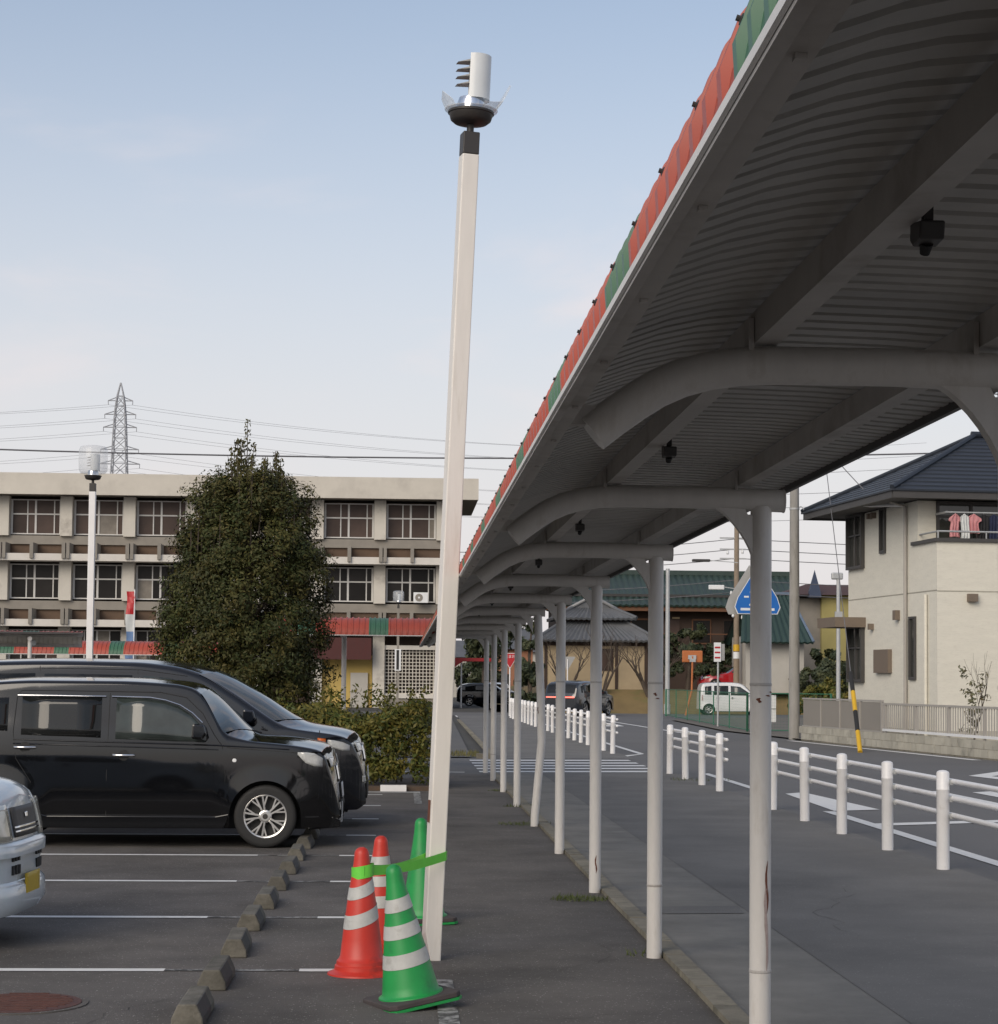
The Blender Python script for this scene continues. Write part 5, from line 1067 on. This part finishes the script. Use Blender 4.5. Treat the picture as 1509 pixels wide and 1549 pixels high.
branch(mb, (0, 0, 0), (0, 0, 1), .9, .03, 3, .35, .5); mb.build('trunk', M_BARK, spt)
p, n_, tt = clumps([(rng.normal(0, .16), rng.normal(0, .16), rng.uniform(.5, 2.0)) for k in range(22)], [.14] * 22, [14] * 22, (0, 0, 1)); o = link('crown', leaf_mesh('crown', p, n_, .06, M_LEAFS, tt), spt); o['kind'] = 'stuff'

# ------------------------------------------------------------------ green mesh fence
mf = thing('mesh_fence', 'green wire mesh fence with a pale board in front of the white wagon', 'fence', (0, 0, .03))
pts = [(12.35, 92), (11.35, 64.6), (13.9, 63.6)]
for (a, b, n_) in ((pts[0], pts[1], 6), (pts[1], pts[2], 2)):
    for k in range(n_ + 1):
        x, yy = lerp(a[0], b[0], k / n_), lerp(a[1], b[1], k / n_); MB().tube([(x, yy, 0), (x, yy, 1.27)],   .02 if k not in (0, n_) else .04, 8).build('post', M_MESHG, mf)
    for z in (.06, 1.25): MB().tube([(a[0], a[1], z), (b[0], b[1], z)], .016, 6).build('rail', M_MESHG, mf)
    mb = MB(); dl = math.hypot(b[0] - a[0], b[1] - a[1])
    for k in range(int(dl / .1)):
        x, yy = lerp(a[0], b[0], k * .1 / dl), lerp(a[1], b[1], k * .1 / dl); mb.tube([(x, yy, .06), (x, yy, 1.25)], .0015, 3, caps=False)
    for z in np.arange(.15, 1.2, .1): mb.tube([(a[0], a[1], z), (b[0], b[1], z)], .0015, 3, caps=False)
    o = mb.build('wire_mesh', M_MESHG, mf, fix=False); o['kind'] = 'stuff'
MB().box(11.5, 12.25, 64.35, 64.4, .32, 1.2).build('board', M_SIGNW, mf)
MB().box(11.5, 12.25, 64.335, 64.35, .74, .77).build('board_joint', M_SIGNB, mf)

# ------------------------------------------------------------------ raised field, trees and houses across the road
fd = struct('field', MB().add([(8.2, 102.6, -.03), (60, 102.6, -.03), (60, 105.5, 1.2), (9.5, 105.5, 1.2), (60, 180, 1.2), (9.5, 180, 1.2), (5, 104, -.03), (5, 180, -.03)], [(0, 1, 2, 3), (3, 2, 4, 5), (6, 0, 3, 5, 7)]), M_GRASSD)
blob_tree('garden_pine', 'dark layered garden pine under the green roof left of the brown pole', (15.6, 107.5, 1.1), [(-1.2, 0, 1.3, 1.0, .45), (.9, 0, 1.0, 1.1, .5), (-.2, .2, 2.3, 1.2, .5), (1.4, .2, 2.0, .7, .4), (-1.4, .1, 2.9, .8, .4), (.3, .2, 3.3, .9, .45)], M_LEAFP, .13, 120, 2.4, 'garden trees across the road')
blob_tree('garden_pine', 'dark spreading garden pine behind the red coupe', (19.4, 111.5, 1.1), [(-.6, 0, 1.5, 1.1, .5), (.8, 0, 2.0, 1.2, .5), (0, 0, 3.0, 1.0, .5), (-1.3, .3, 2.4, .9, .5), (1.8, 0, 1.2, .9, .5)], M_LEAFP, .13, 120, 2.2, 'garden trees across the road')
blob_tree('garden_shrub', 'rounded dark shrub tree below the ribbed green gable', (22.2, 103.5, 1.0), [(-.8, 0, .8, 1.0, .6), (.5, 0, 1.2, 1.1, .7), (0, 0, 2.0, .9, .5), (1.2, 0, .6, .8, .6)], M_LEAFP, .13, 130, 1.4, 'garden trees across the road')
blob_tree('garden_shrub', 'bright green low shrub behind the green mesh fence by the concrete pole', (21.0, 96.0, 0), [(-.7, 0, .9, .8, .6), (.5, 0, 1.0, .9, .7), (0, 0, 1.6, .6, .4), (-1.6, 0, .6, .6, .4)], M_LEAFH, .12, 110, .9, 'garden trees across the road')
blob_tree('dark_conifer', 'narrow almost black conifer between walkway columns beside the tiled house', (6.65, 103, 0), [(0, 0, 1.2, .75, 1.1), (0, 0, 2.6, .7, 1.0), (0, 0, 3.8, .5, .8), (.2, 0, 4.7, .3, .5)], M_LEAFP, .12, 170, 3.0, 'garden trees across the road')
for (x, yv, z, hh, lab) in ((10.6, 104.8, .8, 1.5, 'bare spreading tree in front of the cream plaster wall'), (8.9, 105.2, .9, 1.3, 'small bare tree behind the driving utility car'), (13.1, 104.6, .9, 1.4, 'leafless shrub behind the orange mirror post')):
    t = thing('bare_tree', lab, 'tree', (x, yv, z), 0, 'bare trees on the field edge'); mb = MB()
    for k in range(3): branch(mb, (0, 0, -.1), (random.uniform(-.8, .8), random.uniform(-.3, .3), 1), hh * 1.0, .1, 4, .8, .12)
    mb.build('trunk', M_BARK, t, smooth=50)
def ribbed_roof(mb, p00, p01, p10, p11, n, hgt=.08, mi=0):        # slope from eave (p0x) to ridge (p1x), n rounded ribs
    e0, e1, r0, r1 = map(Vector, (p00, p01, p10, p11)); nv = (e1 - e0).cross(r0 - e0).normalized(); nv = -nv if nv.z < 0 else nv; A_, B_ = [], []
    for k in range(n * 4 + 1):
        t = k / (n * 4); o = nv * hgt * (.5 - .5 * math.cos(2 * math.pi * k / 4)); A_.append(e0.lerp(e1, t) + o); B_.append(r0.lerp(r1, t) + o)
    mb.grid([A_, B_], mi); mb.grid([[a - nv * .12 for a in A_], [b - nv * .12 for b in B_]], mi); mb.grid([A_, [a - nv * .12 for a in A_]], mi); return mb
# big house with green tile roof
gh = thing('green_roof_house', 'long dark timber house under a green tiled roof behind the pines', 'house', (0, 121, 1.2))
MB().box(9.5, 23.5, 0, 7, 0, 5.2).build('wall', M_WOODD, gh)
MB().box(8.6, 24.4, -1.25, -1.05, 4.72, 5.1).build('eave_board', M_WOOD, gh); MB().box(8.6, 24.4, -1.05, 0, 4.9, 5.0).build('eave_soffit', M_WOOD, gh)
ribbed_roof(MB(), (8.4, -1.4, 5.05), (24.6, -1.4, 5.05), (8.4, 3.3, 7.2), (24.6, 3.3, 7.2), 42).build('roof_slope', M_GTILE, gh, fix=False)
ribbed_roof(MB(), (8.4, 8.0, 5.05), (24.6, 8.0, 5.05), (8.4, 3.3, 7.2), (24.6, 3.3, 7.2), 42).build('roof_slope', M_GTILE, gh, fix=False)
MB().box(8.4, 24.6, 3.1, 3.5, 7.15, 7.45).build('ridge', M_GTILE, gh); MB().box(8.4, 24.6, -.3, -.1, 5.62, 5.78).build('snow_guard', M_DARK, gh)
MB().box(9.5, 23.5, -.9, -.02, 2.5, 2.62).build('balcony_floor', M_WOODD, gh); MB().tube([(9.5, -.9, 3.35), (23.5, -.9, 3.35)], .04, 6).build('balcony_rail', M_WOOD, gh)
for k in range(7):
    x = 10.2 + k * 1.9; f = MB().box(x, x + 1.2, -.08, -.001, 2.75, 4.3).build('window', M_WOODD if k % 2 else M_WOOD, gh); MB().box(x + .08, x + 1.12, -.1, -.081, 2.85, 4.2).build('pane', M_PANED if k % 3 else M_PANEB, f)
for x in (12.9, 16.6): MB().box(x, x + .45, -.06, -.001, 2.7, 4.4).build('plaster_strip', M_PLASTER, gh)
# traditional tiled house
th = thing('tiled_house', 'old cream plaster house with two tiers of grey tiled roof', 'house', (10.6, 107.2, 1.2))
MB().box(-2.9, 2.7, 0, 5, 0, 2.6).build('wall', M_PLASTER, th)
for x in (-2.85, -1.9, -.3, 1.0, 2.6): MB().box(x, x + .16, -.05, -.001, 0, 2.6).build('timber_post', M_WOODD, th)
MB().box(-2.9, 2.75, -.06, -.001, 2.35, 2.6).build('timber_beam', M_WOODD, th); f = MB().box(-.2, .9, -.05, -.001, 1.0, 2.2).build('window', M_WOODD, th)
for k in range(3): MB().box(-.15 + k * .35, .15 + k * .35, -.07, -.051, 1.08, 2.12).build('pane', M_PANEB, f)
def hip_tiled(par, x0, x1, y0, y1, ze, inset, rise, n, mt):
    a = inset
    for q in (((x0, y0), (x1, y0), (x0 + a, y0 + a), (x1 - a, y0 + a), n), ((x1, y1), (x0, y1), (x1 - a, y1 - a), (x0 + a, y1 - a), n), ((x0, y1), (x0, y0), (x0 + a, y1 - a), (x0 + a, y0 + a), n // 2), ((x1, y0), (x1, y1), (x1 - a, y0 + a), (x1 - a, y1 - a), n // 2)):
        ribbed_roof(MB(), (*q[0], ze), (*q[1], ze), (*q[2], ze + rise), (*q[3], ze + rise), q[4], .06).build('roof_slope', mt, par, fix=False)
    for (c, d) in (((x0, y0), (1, 1)), ((x1, y0), (-1, 1))): MB().tube([(c[0], c[1], ze + .05), (c[0] + d[0] * a, c[1] + d[1] * a, ze + rise + .08)], .1, 8).build('hip_cap', mt, par)
hip_tiled(th, -3.4, 3.3, -.8, 5.8, 2.62, 1.7, 1.05, 24, M_TILE)
MB().box(-1.9, 1.7, .95, 4.05, 2.6, 4.1).build('upper_wall', M_WOODD, th)
hip_tiled(th, -2.4, 2.2, .3, 4.7, 3.85, 1.3, .6, 16, M_TILE)
MB().prism([(-1.35, 4.4), (1.15, 4.4), (-.1, 5.05)], 1.55, 3.5).build('gable', M_TILE, th)
for s in (-1, 1): MB().tube([(-.1 + s * 1.35, 1.5, 4.4), (-.1, 1.5, 5.12)], .09, 8).build('gable_cap', mat('ridge_tile', (.22, .22, .22), .5), th)
# ribbed green gable and yellow house
rg = thing('shed_house', 'house with steep ribbed dark green metal roof between two poles', 'house', (19.8, 103.5, 1.1)); MB().box(-1.6, 1.5, .6, 5, 0, 3.0).build('wall', M_FARW, rg)
ribbed_roof(MB(), (-2.0, -.2, 2.65), (1.85, -.2, 2.65), (-1.4, 2.6, 5.3), (1.1, 2.6, 5.3), 12, .07).build('roof_slope', mat('green_metal', (.022, .047, .041), .45, var=.12, vscale=2), rg, fix=False)
ribbed_roof(MB(), (-2.0, 5.4, 2.65), (1.85, 5.4, 2.65), (-1.4, 2.6, 5.3), (1.1, 2.6, 5.3), 12, .07).build('roof_slope', MATS['green_metal'], rg, fix=False)
MB().tube([(1.1, 2.6, 5.32), (1.85, -.2, 2.7)], .07, 8).build('verge_cap', mat('blue_grey_metal', (.12, .16, .22), .4), rg); MB().box(-1.4, 1.1, 2.45, 2.75, 5.25, 5.42).build('ridge', MATS['blue_grey_metal'], rg)
yh = thing('yellow_house', 'yellow walled house with dark red flat eaves behind the lantern pole', 'house', (24.6, 110, 0)); MB().box(-1.1, 4, 0, 5, 0, 6.6).build('wall', M_YHOUSE, yh); MB().box(-2.6, -1.1, .3, 5, 0, 6.4).build('grey_wall', M_GREYC, yh)
MB().add([(-3.6, -.6, 6.55), (4.6, -.6, 6.55), (4.6, 5.6, 6.55), (-3.6, 5.6, 6.55), (-1.6, 2, 7.25), (4.6, 2, 7.25)], [(0, 1, 5, 4), (2, 3, 4, 5), (3, 0, 4), (0, 3, 2, 1), (1, 2, 5)]).build('roof', mat('dark_red_roof', (.07, .035, .03), .7), yh)
f = MB().box(.6, 2.0, -.06, -.001, 4.6, 5.5).build('window', M_SIGNW, yh); MB().box(.68, 1.92, -.075, -.061, 4.68, 5.42).build('pane', M_PANED, f)
sp_ = thing('spire', 'small blue pointed roof ornament above the yellow house', 'spire', (23.0, 109.5, 6.4)); MB().add([(-.35, -.2, 0), (.35, -.2, 0), (.35, .3, 0), (-.35, .3, 0), (-.3, -.15, .35), (.3, -.15, .35), (.3, .25, .35), (-.3, .25, .35), (.0, 0, 1.55)], [(3, 2, 1, 0), (0, 1, 5, 4), (1, 2, 6, 5), (2, 3, 7, 6), (3, 0, 4, 7), (4, 5, 8), (5, 6, 8), (6, 7, 8), (7, 4, 8)]).build('cap', mat('spire_blue', (.03, .045, .085), .5), sp_)
# far end of the street, glimpsed between post and columns
for (x, yv, wd_, dp, hh, mt_, lab) in ((4.2, 190, 5, 6, 5.5, M_FARW, 'pale low house far down the street behind the dark hatchback'), (9.6, 170, 3.4, 6, 6.2, M_BRICK, 'brick orange house far down the street behind the stop sign'), (14.5, 200, 6, 6, 6.5, M_FARW, 'pale house far down the street beside the brick one'), (-3.5, 210, 8, 6, 7, M_FARW, 'wide pale house beyond the school far down the street')):
    t = thing('far_house', lab, 'house', (x, yv, -.03)); MB().box(-wd_ / 2, wd_ / 2, 0, dp, 0, hh * .72).build('wall', mt_, t)
    MB().prism([(-.5, hh * .7), (dp + .5, hh * .7), (dp / 2, hh)], -wd_ / 2 - .4, wd_ / 2 + .4, 'yz').build('roof', M_TILE, t)
    for k in range(int(wd_ / 1.6)): MB().box(-wd_ / 2 + .4 + k * 1.6, -wd_ / 2 + 1.4 + k * 1.6, -.05, -.001, 1.0, 2.2).build('window', M_PANED, t)
ra = thing('red_awning', 'red awning on thin posts at the far street corner', 'awning', (3.4, 118, 0)); MB().box(-1.6, 2.2, 0, 2, 2.75, 2.95).build('canopy', M_SIGNR, ra); MB().prism([(-.2, 2.4), (.3, 2.75), (-.7, 2.75)], -.06, -.002).build('pennant', M_SIGNR, ra)
for x in (-1.4, 0.2, 2.0): MB().tube([(x, .2, -.03), (x, .2, 2.75)], .05, 6).build('post', M_SIGNW, ra)
blob_tree('street_tree', 'dark leafy tree far down the street left of the stop sign', (6.3, 160, 0), [(-1, 0, 2.0, 1.3, .9), (.8, 0, 2.4, 1.2, .9), (0, 0, 3.4, 1.0, .7)], M_LEAFP, .2, 90, 2.0)
blob_tree('street_tree', 'dark tree top rising beyond the right end of the school', (6.2, 150, 0), [(0, 0, 8.0, 1.6, 1.4), (1.6, 0, 6.5, 1.6, 1.6), (.3, 0, 4.6, 1.8, 1.8)], M_LEAFP, .25, 90, 7.5)
# distant skyline of trees and roofs beyond everything
def skyline(label, x0, x1, yv, hh, mt):
    cs = [(rng.uniform(x0, x1), yv + rng.uniform(0, 12), rng.uniform(0, hh)) for k in range(int((x1 - x0) * 1.2))]
    p, n_, tt = clumps(cs, [2.4] * len(cs), [90] * len(cs), ((x0 + x1) / 2, yv + 30, -40)); o = link('distant_wood', leaf_mesh('distant_wood', p, n_, .6, mt, tt)); tag(o, label, 'wood', kind='stuff')
skyline('far-off dark wood along the horizon behind the houses', -40, 150, 330, 5, M_LEAFP)

# ------------------------------------------------------------------ pylon and cables
tw = thing('transmission_tower', 'tall steel lattice transmission tower behind the school roof', 'tower', (-74, 520, 0))
HT = 78.5
hwz = lambda z: interp([(0, 6.0), (30, 3.6), (54, 2.0), (70, 1.35), (74.5, .9), (78.5, .05)], z)
zs = [0, 8, 16, 23, 30, 36, 41, 46, 50, 54, 57.5, 61, 64, 67, 70, 72.5, 75, 78.5]
for (sx_, sy_) in ((1, 1), (1, -1), (-1, 1), (-1, -1)): MB().tube([(sx_ * hwz(z), sy_ * hwz(z), z) for z in zs], .17, 5).build('leg', M_TOWER, tw)
mb = MB()
for a, b in zip(zs[:-1], zs[1:]):
    for sx_, sy_, dx, dy in ((1, 1, -1, 1), (1, -1, -1, -1), (1, 1, 1, -1), (-1, 1, -1, -1)):
        mb.tube([(sx_ * hwz(a), sy_ * hwz(a), a), (dx * hwz(b), dy * hwz(b), b)], .09, 4, caps=False); mb.tube([(dx * hwz(a), dy * hwz(a), a), (sx_ * hwz(b), sy_ * hwz(b), b)], .09, 4, caps=False); mb.tube([(sx_ * hwz(b), sy_ * hwz(b), b), (dx * hwz(b), dy * hwz(b), b)], .08, 4, caps=False)
mb.build('bracing', M_TOWER, tw, fix=False)
arms = [(73.8, 3.4), (70.2, 3.9), (66.8, 4.0), (61.0, 4.4), (57.2, 4.6), (53.6, 4.8)]
for (z, ln) in arms:
    for s in (-1, 1):
        MB().tube([(s * hwz(z), 0, z + .9), (s * (hwz(z) + ln - 1.2), 0, z)], .13, 4).tube([(s * hwz(z), 0, z), (s * (hwz(z) + ln - 1.2), 0, z)], .13, 4).tube([(s * (hwz(z) + ln - 1.2), 0, z), (s * (hwz(z) + ln - 1.25), 0, z - 1.1)], .1, 4).build('arm', M_TOWER, tw)
def cable(label, a, b, sag, r, group):
    a, b = Vector(a), Vector(b); o = MB().tube([a.lerp(b, k / 24) - Vector((0, 0, sag * 4 * (k / 24) * (1 - k / 24))) for k in range(25)], r, 4).build('cable', M_WIRE, fix=False); tag(o, label, 'cable', group)
for i, (z, ln) in enumerate(arms):
    for s in (-1, 1):
        x = -74 + s * (hwz(z) + ln - 1.3)
        cable('thin high-voltage cable strung right from the lattice tower', (x, 520, z - 1.1), (150, 560, z - 3), 6, .03, 'tower cables to the right')
        cable('thin high-voltage cable strung left from the lattice tower', (x, 520, z - 1.1), (-280, 470, z - 9), 5, .03, 'tower cables to the left')
cable('thick service cable passing above the school parapet', (-40, 60.5, 9.8), (30, 59.5, 9.4), 1.25, .024, None)
cable('second service cable just above the beige house roof ridge', (11.47, 57.45, 10.6), (60, 62, 10.3), .6, .02, None)
for i, (z, z2) in enumerate(((9.3, 9.4), (8.75, 8.8), (8.25, 8.3), (7.1, 7.0), (6.45, 6.4))):
    cable('utility cable running from the brown pole towards the beige house', (17.85, 105, z), (60, 106, z2), .5, .02, 'street cables right of the brown pole'); cable('utility cable running from the brown pole behind the walkway roof', (17.85, 105, z), (-10, 125, z2 + 1.2), .9, .02, 'street cables left of the brown pole')
cable('thin stay wire crossing the sky to the beige house eave', (11.47, 57.45, 9.6), (13.1, 54.5, 6.75), .05, .015, None)
